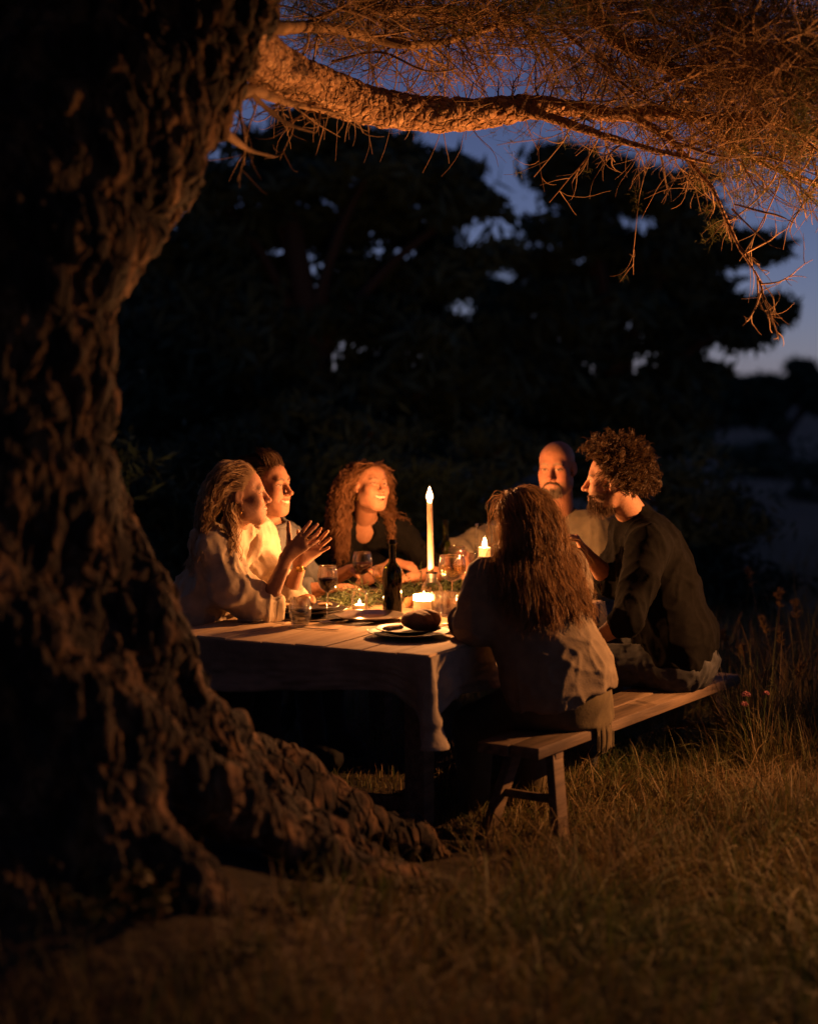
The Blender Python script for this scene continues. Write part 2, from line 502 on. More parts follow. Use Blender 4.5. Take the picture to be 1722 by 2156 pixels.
bA = limb('limb', [(470, 40, 5.75, .13), (520, 95, 6.1, .105), (580, 140, 6.5, .096), (660, 182, 6.8, .088), (760, 216, 7.0, .083), (860, 236, 7.1, .079), (950, 243, 7.15, .074), (1040, 236, 7.2, .066), (1110, 226, 7.2, .055), (1150, 224, 7.2, .042)], 300, 60, m_bark2, .0065, 3)
bB = limb('branch', [(1120, 224, 7.2, .046), (1200, 228, 7.2, .036), (1290, 240, 7.15, .032), (1400, 240, 7.1, .027), (1500, 250, 7.1, .024), (1600, 252, 7.0, .021), (1720, 285, 7.0, .017), (1850, 330, 6.9, .012)], 200, 20, m_bark2, .004, 13)
bC = limb('branch', [(1120, 236, 7.18, .030), (1170, 252, 7.1, .022), (1240, 276, 7.0, .018), (1310, 298, 6.95, .0145), (1400, 322, 6.9, .011), (1500, 345, 6.9, .007)], 90, 12, m_bark2, .002, 23)
bD = limb('branch', [(1340, 250, 7.1, .018), (1400, 285, 7.0, .015), (1455, 345, 6.95, .012), (1500, 400, 6.9, .010), (1525, 455, 6.9, .0075), (1555, 520, 6.9, .006), (1590, 575, 6.9, .0045), (1606, 612, 6.9, .002)], 90, 10, m_bark2, .0015, 33)
bE = limb('branch', [(1480, 250, 7.05, .016), (1550, 310, 7.1, .013), (1620, 350, 7.2, .011), (1760, 400, 7.3, .008)], 60, 10, m_bark2, .0015, 43)
bF = limb('branch', [(560, 60, 6.2, .03), (700, 60, 6.9, .022), (860, 95, 7.3, .018), (1000, 70, 7.6, .014), (1120, 20, 7.7, .01)], 60, 8, m_twig, .002, 53)
bG = limb('branch', [(1100, -120, 7.4, .05), (1230, 10, 7.4, .04), (1330, 110, 7.3, .03), (1480, 160, 7.2, .022), (1722, 170, 7.1, .014)], 80, 10, m_bark2, .003, 63)
bH = limb('branch', [(1400, -160, 7.2, .05), (1500, -20, 7.0, .035), (1580, 80, 6.9, .024), (1700, 130, 6.8, .016), (1850, 150, 6.7, .01)], 80, 10, m_bark2, .003, 73)
bI = limb('branch', [(455, 255, 5.7, .03), (520, 190, 6.1, .024), (600, 215, 6.5, .016), (700, 235, 6.8, .009)], 50, 8, m_twig, .002, 83)
bJ = limb('branch', [(700, -80, 7.0, .04), (800, 20, 7.3, .028), (960, 20, 7.6, .02), (1100, 50, 7.8, .014), (1180, 120, 7.8, .008)], 60, 8, m_twig, .002, 93)

for j, pts in enumerate([[(1180, 60, 7.5, .010), (1260, 130, 7.2, .009), (1340, 200, 7.0, .007), (1420, 235, 6.9, .004)], [(1300, 20, 7.2, .011), (1420, 60, 7.0, .009), (1540, 140, 6.8, .007), (1660, 190, 6.7, .004)],
    [(1480, 60, 6.9, .010), (1560, 160, 6.8, .008), (1610, 250, 6.8, .006), (1690, 320, 6.8, .003)], [(700, 130, 7.2, .007), (800, 110, 7.0, .006), (900, 150, 6.9, .005), (990, 140, 6.9, .003)],
    [(620, 60, 7.0, .008), (720, 20, 7.1, .007), (830, 50, 7.0, .005), (960, 40, 6.9, .003)], [(1420, 300, 6.9, .008), (1520, 330, 6.8, .006), (1610, 330, 6.8, .005), (1720, 370, 6.8, .003)],
    [(1540, 440, 6.9, .005), (1580, 480, 6.85, .004), (1620, 515, 6.85, .003), (1645, 525, 6.85, .002)], [(1545, 430, 6.9, .005), (1600, 445, 6.85, .004), (1640, 455, 6.85, .003), (1672, 470, 6.85, .002)],
    [(470, 275, 5.75, .018), (500, 300, 5.9, .012), (530, 318, 6.0, .008), (580, 330, 6.1, .003)], [(520, 190, 6.1, .012), (570, 235, 6.2, .009), (610, 262, 6.25, .006), (665, 280, 6.3, .003)]]):
    limb('side_branch', pts, 26, 7, m_twig, .001, 200 + j, LIMBS[1 if pts[0][0] > 1100 else 0])

def grow(start, dirs, length, nseg, curl, droop, rng):
    """wandering polylines"""
    N = len(start); C = np.zeros((N, nseg, 3)); C[:, 0] = start
    d = dirs / np.linalg.norm(dirs, axis=1, keepdims=True)
    w = rng.normal(size=(N, 3)) * curl
    st = (np.asarray(length) / (nseg - 1))[:, None]
    for k in range(1, nseg):
        w = w * .7 + rng.normal(size=(N, 3)) * curl * .6
        d = d + w + A(0, 0, -droop); d /= np.linalg.norm(d, axis=1, keepdims=True)
        C[:, k] = C[:, k - 1] + d * st
    return C

rg = np.random.default_rng(5)
twC, twR = [], []
tips = []
def tangle(path, n1, l1, n2, l2, t0=.0, droop=.02, spread=1.0, up=.0, r1=.0056):
    """side twigs of a branch and their own side twigs"""
    P_ = path[:, :3]; K = len(P_)
    i = (rg.uniform(t0, 1, n1) ** .8 * (K - 2)).astype(int)
    T = P_[i + 1] - P_[i]; T /= np.linalg.norm(T, axis=1, keepdims=True)
    d = T * rg.uniform(.1, 1.0, (n1, 1)) + rg.normal(size=(n1, 3)) * A(.7, .8, .7) * spread + A(0, 0, up)
    L = rg.uniform(.35, 1.1, n1) * l1
    C = grow(P_[i], d, L, 8, .17, droop, rg); twC.append(C)
    twR.append(np.linspace(1, .3, 8)[None] * rg.uniform(.6, 1.3, n1)[:, None] * r1)
    m = n1 * n2
    src = np.repeat(np.arange(n1), n2); k = rg.integers(2, 7, m)
    st = C[src, k]; dd = C[src, k] - C[src, k - 1]; dd /= np.linalg.norm(dd, axis=1, keepdims=True)
    d2 = dd + rg.normal(size=(m, 3)) * .75
    C2 = grow(st, d2, rg.uniform(.3, 1.1, m) * l2, 7, .24, droop, rg); twC.append(C2)
    twR.append(np.linspace(1, .35, 7)[None] * rg.uniform(.5, 1.1, m)[:, None] * r1 * .55)
    tips.append(C2)
tangle(bB, 60, .42, 7, .22, .1, .02, 1.0, .05)
tangle(bC, 22, .18, 5, .12, .15, .03)
tangle(bD, 16, .24, 4, .12, .1, .03, .7)
tangle(bE, 34, .35, 6, .2, 0, .03)
tangle(bF, 60, .6, 7, .3, .1, 0)
tangle(bG, 90, .75, 8, .32, .1, 0)
tangle(bH, 95, .75, 8, .32, .05, 0)
tangle(bI, 22, .32, 4, .16, .1, .02)
tangle(bJ, 80, .6, 8, .3, .1, 0)
tangle(bA[130:], 10, .25, 4, .15, .1, 0, 1.0, .8)
tw_V, tw_F = merge([tubes(c, r, 3) for c, r in zip(twC, twR)])
# the densest part, high on the right: a net of dry twigs
def region_pts(n, poly, Y0, Y1):
    x = rg.uniform(poly[0], poly[1], n); y = rg.uniform(poly[2], poly[3], n); Y = rg.uniform(Y0, Y1, n)
    return np.stack([(x - CXP) / FX * Y, Y, CZ + (HY - y) / FX * Y], 1)
net = np.concatenate([region_pts(380, (1240, 1760, -60, 200), 6.5, 7.9), region_pts(130, (1380, 1760, 150, 330), 6.6, 7.8), region_pts(150, (600, 1000, -60, 110), 6.6, 8.0), region_pts(110, (980, 1280, -60, 60), 6.8, 8.2)])
nd = rg.normal(size=(len(net), 3)) * A(1, .6, .55) + A(.3, 0, .05)
C = grow(net, nd, rg.uniform(.2, .7, len(net)), 10, .17, .01, rg)
m2 = len(net) * 3; src = np.repeat(np.arange(len(net)), 3); k = rg.integers(2, 9, m2)
C2 = grow(C[src, k], (C[src, k] - C[src, k - 1]) / .05 + rg.normal(size=(m2, 3)) * .7, rg.uniform(.08, .3, m2), 8, .2, .01, rg)
n1 = tubes(C, np.linspace(1, .4, 10)[None] * rg.uniform(.0016, .0038, len(net))[:, None], 3)
n2 = tubes(C2, np.linspace(1, .4, 8)[None] * rg.uniform(.0009, .0018, m2)[:, None], 3)
tw_V, tw_F = merge([(tw_V, tw_F), n1, n2])
tag(obj('twigs', tw_V, tw_F, m_twig, pine, off=po), kind='stuff')
# tufts of needles and lichen on the twigs
src_pts = np.concatenate([c[:, 3:].reshape(-1, 3) for c in tips] + [C2[:, 4:].reshape(-1, 3)])
keep = (vnoise(src_pts, 3.1, 77) > .02) & (src_pts[:, 0] > .1)
src_pts = src_pts[keep]; pick = rg.choice(len(src_pts), 3300); cen = src_pts[pick]
NN = 17
pp = np.repeat(cen, NN, 0) + rg.normal(size=(len(cen) * NN, 3)) * .013
dd = rg.normal(size=pp.shape); dd /= np.linalg.norm(dd, axis=1, keepdims=True)
sd = np.cross(dd, rg.normal(size=pp.shape)); sd /= np.linalg.norm(sd, axis=1, keepdims=True)
ln = rg.uniform(.015, .042, (len(pp), 1))
nv = np.stack([pp - sd * .0013, pp + sd * .0013, pp + dd * ln], 1).reshape(-1, 3)
tag(obj('needle_tufts', nv, np.arange(len(nv)).reshape(-1, 3), m_needle, pine, smooth=False, off=po), kind='stuff')
# canopy out of the picture above and to the left: keeps the sky off the trunk and the table
def leaf_cloud(cen, rad, n, size, rng, squash=.7, slim=.33, soft=False):
    """n small leaf faces clustered round centres"""
    i = rng.integers(0, len(cen), n)
    d = rng.normal(size=(n, 3))
    if soft: d = d * .56
    else: d = d / np.linalg.norm(d, axis=1, keepdims=True) * (rng.uniform(.25, 1.05, (n, 1)) ** .6)
    p = cen[i] + d * rad[i][:, None] * A(1, 1, squash)
    a = rng.normal(size=(n, 3)); a /= np.linalg.norm(a, axis=1, keepdims=True)
    b = np.cross(a, rng.normal(size=(n, 3))); b /= np.linalg.norm(b, axis=1, keepdims=True)
    s = size * rng.uniform(.6, 1.4, (n, 1))
    V = np.stack([p - a * s * .9, p + b * s * slim, p + a * s * .9, p - b * s * slim], 1).reshape(-1, 3)
    return V, np.arange(4 * n).reshape(-1, 4)
cc = np.stack([rg.uniform(-5.5, 4.2, 620), rg.uniform(-4.0, 9.5, 620), rg.uniform(3.2, 5.0, 620)], 1)
ok = (CZ + (HY + 30) / FX * np.maximum(cc[:, 1], 0)) + .5 < cc[:, 2]
cc = cc[ok]
n_ = 46; fx = rg.uniform(-260, 170, n_); fy = rg.uniform(-160, 110, n_); fY = rg.uniform(5.9, 7.2, n_)
cc = np.concatenate([cc, np.stack([(fx - CXP) / FX * fY, fY, CZ + (HY - fy) / FX * fY], 1)])
V, F = leaf_cloud(cc, np.full(len(cc), .5), 30000, .155, rg)
tag(obj('crown', V, F, m_needle, pine, smooth=False, off=po), kind='stuff')

# needle foliage hanging behind the net of twigs, with a gap of sky left of its middle
fx = rg.uniform(560, 1800, 420); fy = rg.uniform(-60, 330, 420); fY = rg.uniform(7.4, 9.3, 420)
lim = np.interp(fx, [560, 700, 900, 1060, 1280, 1400, 1560, 1800], [60, 120, 120, 60, 210, 260, 320, 360])
gap = (((fx - 1165) / 95) ** 2 + ((fy - 130) / 75) ** 2 < 1) | (((fx - 1090) / 60) ** 2 + ((fy - 190) / 30) ** 2 < 1)
k = (fy < lim) & ~gap; fx, fy, fY = fx[k], fy[k], fY[k]
ct = np.stack([(fx - CXP) / FX * fY, fY, CZ + (HY - fy) / FX * fY], 1)
V, F = leaf_cloud(ct, rg.uniform(.10, .2, len(ct)), 30000, .032, rg, .55, .07, True)
tag(obj('needle_boughs', V, F, m_needle, pine, smooth=False, off=po), kind='stuff')

# ------------------------------------------------------------------ trees and shrubs in the dusk behind
m_far_leaf = mat('far_foliage', (.045, .075, .05), .95, (.018, .034, .024), 1.2, spec=.1)
m_far_trunk = mat('far_trunk', (.03, .022, .016), .95)
def far_tree(name, label, x, Y, blobs, n_leaf, seed, size=.11, trunk_r=.2, cat='tree', group='trees in the dusk behind the table'):
    """blobs: (x, y, radius m, depth offset) seen positions of the foliage clumps"""
    rng = np.random.default_rng(seed)
    bx = (x - CXP) / FX * Y; bz = float(ground_z(np.array([bx]), np.array([Y]))[0]); b0 = A(bx, Y, bz)
    t = thing(name, label, cat, b0, group)
    cen, rad = [], []
    for (px, py, r, dy) in blobs:
        c = P(px, py, Y + dy); n = max(5, int(9 * r * r + 6 * r + 3))
        d = rng.normal(size=(n, 3)); d /= np.linalg.norm(d, axis=1, keepdims=True)
        cen.append(c + d * r * rng.uniform(.2, .95, (n, 1)) * A(1.15, 1, .62)); rad.append(rng.uniform(.15, .32, n) * (.6 + .5 * r))
    cen = np.concatenate(cen); rad = np.concatenate(rad)
    V, F = leaf_cloud(cen, rad, n_leaf, size, rng, .42, .20, True)
    obj('crown', V, F, m_far_leaf, t, smooth=False, off=b0)
    top = cen[:, 2].max()
    if trunk_r > 0:
        path = smooth_path([b0 - A(0, 0, .2), b0 + A(.1, 0, (top - bz) * .4), b0 + A(-.1, .1, (top - bz) * .8)], 14)
        V, F = tubes(path, np.linspace(trunk_r, trunk_r * .35, 14), 10)
        tk = obj('trunk', V, F, m_far_trunk, t, off=b0)
        br = rng.choice(len(cen), min(14, len(cen)), replace=False)
        for j in br:
            st = path[min(13, max(3, int(13 * (cen[j, 2] - bz) / (top - bz) * .8)))]
            V, F = tubes(smooth_path([st, (st + cen[j]) / 2 + A(0, 0, .15), cen[j]], 7), np.linspace(trunk_r * .3, .02, 7), 5)
            obj('branch', V, F, m_far_trunk, tk, off=b0)
    return t
far_tree('pine_tree', 'wide dark pine filling the dusk behind the left couple', 640, 14.0,
    [(400, 640, .8, 0), (560, 330, .3, 0), (480, 400, .4, .2), (640, 265, .2, 0), (720, 280, .22, 0), (420, 500, .4, .3), (480, 500, .6, .5), (580, 410, .55, 0), (690, 360, .4, .3), (640, 300, .25, .3), (760, 330, .3, 0), (820, 320, .18, 0), (860, 370, .3, 0), (920, 390, .28, .2), (975, 440, .28, 0), (990, 560, .3, 0), (880, 500, .3, .8), (760, 470, .5, .5), (660, 520, .7, .8), (540, 620, .8, .5), (760, 640, .7, .4), (900, 690, .5, 0), (1010, 690, .35, .5), (480, 800, 1.0, 0), (700, 820, .9, 0), (860, 830, .7, .3), (990, 830, .6, .3), (370, 900, .9, .5), (560, 930, .9, .5), (760, 960, .8, 0), (820, 590, .5, .6), (930, 610, .35, .4), (640, 700, .7, .2), (820, 430, .35, .3)], 36000, 31, .12)
far_tree('pine_tree', 'dark spreading pine behind the bald man with sky through its boughs', 1280, 15.0,
    [(1180, 330, .22, 0), (1190, 400, .22, 0), (1240, 400, .4, 0), (1330, 390, .45, .4), (1420, 420, .35, 0), (1180, 500, .45, 0), (1300, 530, .7, .5), (1430, 520, .4, 0), (1480, 470, .15, 0), (1530, 525, .13, 0), (1590, 525, .08, 0), (1450, 620, .35, 0), (1540, 655, .14, .2), (1615, 652, .11, 0), (1555, 705, .12, 0), (1420, 710, .35, .3), (1280, 690, .6, 0), (1140, 640, .4, 0), (1140, 560, .2, .4), (1150, 780, .6, 0), (1300, 830, .7, 0), (1440, 800, .4, 0), (1090, 860, .6, 0), (1240, 930, .7, 0), (1400, 900, .5, 0), (1220, 620, .5, .4), (1360, 640, .4, .2), (1400, 560, .4, .3)], 34000, 32, .12)
far_tree('pine_tree', 'low dark pine tree under the sky at the right edge', 1640, 26.0,
    [(1520, 845, .35, 0), (1590, 835, .3, 0), (1650, 825, .25, 0), (1684, 800, .12, 0), (1684, 772, .05, 0), (1720, 812, .25, 0), (1760, 805, .3, 0), (1490, 815, .25, 0), (1560, 812, .2, 0), (1620, 805, .15, 0), (1460, 880, .5, 0), (1700, 850, .3, 0), (1600, 870, .35, 0)], 14000, 33, .12, .1)
far_tree('pine_tree', 'dark pine half hidden by the big trunk at left', 250, 17.0,
    [(250, 560, .8, 0), (340, 640, 1.0, 0), (200, 740, 1.2, 0), (330, 850, 1.3, 0), (420, 720, .9, 0), (420, 560, .5, .5), (470, 620, .6, 0), (380, 520, .12, 0)], 14000, 34, .13)
far_tree('pine_tree', 'distant pine between the two big dusk trees', 1060, 22.0,
    [(1060, 620, .5, 0), (1060, 720, .8, 0), (1000, 830, 1.0, 0), (1120, 880, 1.0, 0), (900, 900, 1.0, 0), (1070, 540, .2, 0)], 13000, 35, .14)
def shrub(label, x, Y, w, h, seed, n=5000):
    rng = np.random.default_rng(seed)
    top = HY + (CZ - h) / Y * FX; bot = HY + CZ / Y * FX
    bl = [(x + rng.uniform(-1, 1) * w, top + (bot - top) * rng.uniform(.15, .9), rng.uniform(.35, .6), rng.uniform(-.4, .4)) for _ in range(9)]
    far_tree('shrub', label, x, Y, bl, n, seed, .062, .05, 'shrub', 'shrubs behind the table')
shrub('dark shrub behind the left couple', 400, 11.5, 120, 1.5, 41, 7000)
shrub('dark shrub behind the woman in black', 740, 12.0, 140, 1.6, 42, 7000)
shrub('dark shrub behind the taper candle', 980, 12.5, 120, 1.5, 43, 7000)
shrub('dark shrub behind the curly haired man', 1440, 12.5, 80, 1.5, 44, 7000)
shrub('dark low shrub in the open field at right', 1590, 24.0, 40, .9, 45)
shrub('dark shrub at the right edge of the picture', 1740, 19.0, 40, .8, 46)
shrub('dark shrub beside the big trunk', 190, 10.5, 130, 1.5, 47, 7000)

# unseen foliage added behind the viewpoint and off to the left to block skylight
cw = np.concatenate([np.stack([rg.uniform(-8, 8, 260), rg.uniform(-6, -3, 260), rg.uniform(.2, 6, 260)], 1), np.stack([rg.uniform(-8, -5, 200), rg.uniform(-5, 9, 200), rg.uniform(.2, 6, 200)], 1)])
V, F = leaf_cloud(cw, np.full(len(cw), .6), 14000, .24, rg)
tag(obj('added_foliage', V, F, m_far_leaf, None, False), 'unseen dark foliage added behind the viewpoint to block the sky', 'added_foliage', kind='stuff')

# ------------------------------------------------------------------ grass
m_grass = mat('grass_blades', (1, 1, 1), .65, attr=True, transl=.3)
gr = np.random.default_rng(21)
def blades(x, y, h, w, seed_col, lean=1.15, rng=gr):
    n = len(x); z = ground_z(x, y)
    b = np.stack([x, y, z - .01], 1)
    ang = rng.uniform(0, 2 * np.pi, n)
    wind = vnoise(np.stack([x, y, 0 * x], 1), 1.3, 5) * 1.2 + 1.0
    ld = np.stack([np.cos(ang), np.sin(ang), 0 * ang], 1) * .7 + np.stack([np.cos(wind), np.sin(wind), 0 * wind], 1) * .3
    le = rng.uniform(.15, 1.25, n)[:, None] * lean
    side = np.stack([-np.sin(ang), np.cos(ang), 0 * ang], 1)
    tw = rng.normal(size=(n, 3)) * .3; side = side + tw; side /= np.linalg.norm(side, axis=1, keepdims=True)
    Vs = []
    for t, ww in ((0, 1.0), (.4, .85), (.75, .6)):
        c = b + ld * le * (t ** 1.8) * h[:, None] + A(0, 0, 1) * (t * h * (1 - .25 * t * le[:, 0]))[:, None]
        Vs += [c - side * (w * ww)[:, None], c + side * (w * ww)[:, None]]
    c = b + ld * le * h[:, None] + A(0, 0, 1) * (h * (1 - .35 * le[:, 0]))[:, None]
    Vs.append(c)
    V = np.stack(Vs, 1).reshape(-1, 3)
    i = np.arange(n)[:, None] * 7
    F = np.concatenate([i + np.array([t]) for t in ((0, 1, 3), (0, 3, 2), (2, 3, 5), (2, 5, 4), (4, 5, 6))], 1).reshape(-1, 3)
    return V, F, np.repeat(seed_col, 7, 0)
def grass_field(n, x0, x1, y0, y1, hmin, hmax, wmin, wmax, keepf=None, lean=1.15):
    x = gr.uniform(x0, x1, n); y = gr.uniform(y0, y1, n)
    if keepf is not None:
        k = keepf(x, y); x, y = x[k], y[k]
    n = len(x); pz = np.stack([x, y, 0 * x], 1)
    cl = .5 + .5 * vnoise(pz, 2.2, 31)
    h = gr.uniform(hmin, hmax, n) * (.55 + .75 * cl)
    low = np.stack([x, y], 1)
    h = np.where(in_table(low, .1), h * .5, np.where(in_table(low, .6), h * .62, h))
    w = gr.uniform(wmin, wmax, n)
    dry = np.clip(.5 + .9 * vnoise(pz, 1.7, 41) * .5 + gr.normal(size=n) * .3 - .12 + .3 * sstep(.6, 1.5, x), 0, 1)[:, None]
    col = (1 - dry) * A(.06, .095, .022) + dry * A(.21, .135, .055)
    col = col * gr.uniform(.7, 1.25, (n, 1))
    return blades(x, y, h, w, col, lean)
def off_trunk(x, y):
    d = np.hypot((x - TRUNK[0]) / 1.15, (y - TRUNK[1]))
    a, b = A(-.9, 5.5), A(.45, 6.05); ab = b - a
    t = np.clip(((x - a[0]) * ab[0] + (y - a[1]) * ab[1]) / (ab @ ab), 0, 1); dl = np.hypot(x - a[0] - t * ab[0], y - a[1] - t * ab[1])
    return gr.uniform(0, 1, len(x)) < np.clip((d - .75) * 1.6, .04, 1) * np.clip((dl - .26) * 4, .05, 1)
G = [grass_field(37000, -2.6, 2.6, 4.3, 9.5, .10, .26, .0014, .003, off_trunk),
     grass_field(23000, .4, 3.0, 5.4, 9.5, .14, .34, .0014, .003),
     grass_field(14000, -2.0, 2.2, 3.3, 5.4, .14, .30, .0016, .0036, off_trunk, 1.6),
     grass_field(14000, -5, 6, 9.5, 16, .15, .4, .003, .007),
     grass_field(4200, .2, 3.0, 5.0, 9.0, .26, .46, .0016, .0032, None, 2.0),
     grass_field(1600, -1.6, 2.0, 3.6, 5.6, .22, .36, .0018, .0036, off_trunk, 2.0),
     grass_field(1400, 1.42, 2.1, 7.3, 8.0, .3, .6, .0016, .0032, None, .9),
     grass_field(2600, 1.5, 3.2, 7.8, 9.6, .4, .85, .0018, .0036, None, .9)]
gV, gFc, gC = [], [], []; off = 0
for V, F, c in G:
    gV.append(V); gFc.append(F + off); gC.append(c); off += len(V)
tag(obj('grass', np.concatenate(gV), np.concatenate(gFc), m_grass, None, False, np.concatenate(gC)), 'long dry and green grass growing all round the table', 'grass', kind='stuff')

# tall seed grasses beside the right bench
m_seed = mat('seed_head', (.17, .105, .05), .85, transl=.3)
def seed_grass(x, y, Y, i):
    top = P(x, y, Y); bx = top[0] + gr.uniform(-.12, .12); by = Y + gr.uniform(-.1, .1)
    b = A(bx, by, float(ground_z(np.array([bx]), np.array([by]))[0]))
    t = thing('seed_grass', 'tall grass stem with a feathery seed head right of the bench', 'grass stem', b, 'tall seed grasses right of the bench')
    path = smooth_path([b, b + (top - b) * A(.3, .3, .5), b + (top - b) * A(.7, .7, .85), top], 14)
    V, F = tubes(path, np.linspace(.0022, .001, 14), 4); obj('stem', V, F, m_seed, t, off=b)
    n = 46; k = gr.uniform(.72, 1, n); st = path[(k * 13).astype(int)] + gr.normal(size=(n, 3)) * .002
    d = unit(top - b) + gr.normal(size=(n, 3)) * .55; d /= np.linalg.norm(d, axis=1, keepdims=True)
    C = np.stack([st, st + d * .018, st + d * .034], 1)
    V, F = tubes(C, np.array([.0012, .0036, .0004])[None] * np.ones((n, 1)), 4)
    obj('seed_head', V, F, m_seed, t, off=b)
    for s in (1, -1):
        C = smooth_path([path[3], path[5] + A(.06 * s, -.02, .02), path[6] + A(.16 * s, -.04, -.03)], 7)
        V, F = tubes(C, np.linspace(.004, .0006, 7), 3); obj('leaf', V, F, m_seed, t, off=b)
for i, (x, y, Y) in enumerate([(1571, 1195, 9.0), (1640, 1240, 8.8), (1600, 1300, 8.6), (1672, 1265, 8.7), (1520, 1330, 8.5), (1560, 1360, 8.3), (1690, 1400, 8.0), (1640, 1330, 8.3), (1610, 1420, 7.8)]):
    seed_grass(x, y, Y, i)

# pink flower heads by the bench end
m_petal = mat('pink_petal', (.34, .14, .16), .7, transl=.3)
m_stem = mat('green_stem', (.06, .09, .02), .6)
fb = A(1.43, 7.45, float(ground_z(np.array([1.43]), np.array([7.45]))[0]))
fl = thing('clover_flower', 'pink round flower heads in the grass beside the bench end', 'flower', fb)
for (x, y, r) in ((1570, 1463, .018), (1566, 1483, .016), (1612, 1460, .014)):
    c = P(x, y, 7.45); V, F = tubes(smooth_path([fb, (fb + c) / 2 + A(.02, 0, .03), c], 9), np.full(9, .0015), 4); obj('stem', V, F, m_stem, fl, off=fb)
    n = 70; d = gr.normal(size=(n, 3)); d /= np.linalg.norm(d, axis=1, keepdims=True); d[:, 2] = np.abs(d[:, 2]) * 1.0 - .25
    C = np.stack([c + d * r * .2, c + d * r * .8, c + d * r * 1.15], 1)
    V, F = tubes(C, np.array([.0012, .0028, .0008])[None] * np.ones((n, 1)), 4); obj('flower_head', V, F, m_petal, fl, off=fb)

# low leafy plants on the bank under the trunk
m_leaf = mat('bank_leaf', (.06, .07, .02), .6, (.14, .09, .03), 3, transl=.3)
def bank_plant(x, y, Y, n, r, label):
    c = P(x, y, Y); g = float(ground_z(c[:1], c[1:2])[0]); b = A(c[0], c[1], g)
    t = thing('bank_plant', label, 'plant', b, 'small plants on the bank below the trunk')
    for i in range(7):
        tip = b + A(gr.normal() * r, gr.normal() * r, max(.08, c[2] - g) * gr.uniform(.6, 1.3))
        V, F = tubes(smooth_path([b, (b + tip) / 2 + A(0, 0, .03), tip], 7), np.linspace(.003, .001, 7), 3); obj('stem', V, F, m_stem, t, off=b)
        pts = np.linspace(.3, 1, 7)[:, None] * (tip - b) + b
        V, F = leaf_cloud(pts, np.full(7, .03), n // 7, .017, gr, 1); tag(obj('leaves', V, F, m_leaf, t, smooth=False, off=b), kind='stuff')
for a in ((250, 1840, 4.75, 110, .08, 'highest leafy plant on the dark bank below the trunk'), (360, 1900, 4.8, 110, .08, 'leafy plant on the bank just right of the highest one'), (320, 1980, 4.7, 100, .07, 'leafy plant lower on the bank below the trunk'), (640, 1960, 5.0, 80, .06, 'rightmost leafy plant at the foot of the roots'), (200, 1950, 4.6, 90, .08, 'leftmost leafy plant on the dark bank'), (480, 2060, 4.6, 90, .07, 'lowest leafy plant nearest the front of the bank')):
    bank_plant(*a)

# ------------------------------------------------------------------ table
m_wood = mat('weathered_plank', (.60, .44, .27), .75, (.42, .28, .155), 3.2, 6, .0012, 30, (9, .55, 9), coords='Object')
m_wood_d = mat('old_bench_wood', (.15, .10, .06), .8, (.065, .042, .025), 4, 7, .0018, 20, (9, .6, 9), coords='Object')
m_linen = mat('linen_cloth', (.27, .22, .165), .9, (.2, .16, .12), 14, 5, .012, 13, coords='Object')
RT = np.stack([TR, TV, A(0, 0, 1)], 1)                     # table axes as columns
tr_z = -math.atan2(TR[1], TR[0]) * -1
tb0 = tpt(TW / 2, TL / 2, 0)
table = thing('dining_table', 'long plank table set for dinner, linen cloth hanging below its edge', 'table', tb0, rz=math.atan2(TR[1], TR[0]))
def tloc(V): return V
pr = np.random.default_rng(3)
wid = np.array([.155, .14, .165, .15, .135, .16, .15, .14]); wid = wid / wid.sum() * TW
x = -TW / 2
for w in wid:
    dz = pr.uniform(-.0015, .0015); dl = pr.uniform(-.006, .006)
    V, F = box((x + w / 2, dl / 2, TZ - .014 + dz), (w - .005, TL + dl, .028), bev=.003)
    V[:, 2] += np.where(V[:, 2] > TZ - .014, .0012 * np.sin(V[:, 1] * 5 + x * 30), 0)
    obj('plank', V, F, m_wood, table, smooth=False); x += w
for sx in (-1, 1):
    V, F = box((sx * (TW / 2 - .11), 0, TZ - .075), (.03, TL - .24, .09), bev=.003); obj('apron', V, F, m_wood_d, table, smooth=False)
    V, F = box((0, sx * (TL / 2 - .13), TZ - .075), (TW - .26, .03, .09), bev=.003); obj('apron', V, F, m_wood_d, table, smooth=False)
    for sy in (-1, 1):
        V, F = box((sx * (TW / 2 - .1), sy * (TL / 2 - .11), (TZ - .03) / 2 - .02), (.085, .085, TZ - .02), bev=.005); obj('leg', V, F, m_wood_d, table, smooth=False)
V, F = box((0, -(TL / 2 - .11), .13), (TW - .28, .03, .045), bev=.003); obj('stretcher', V, F, m_wood_d, table, smooth=False)

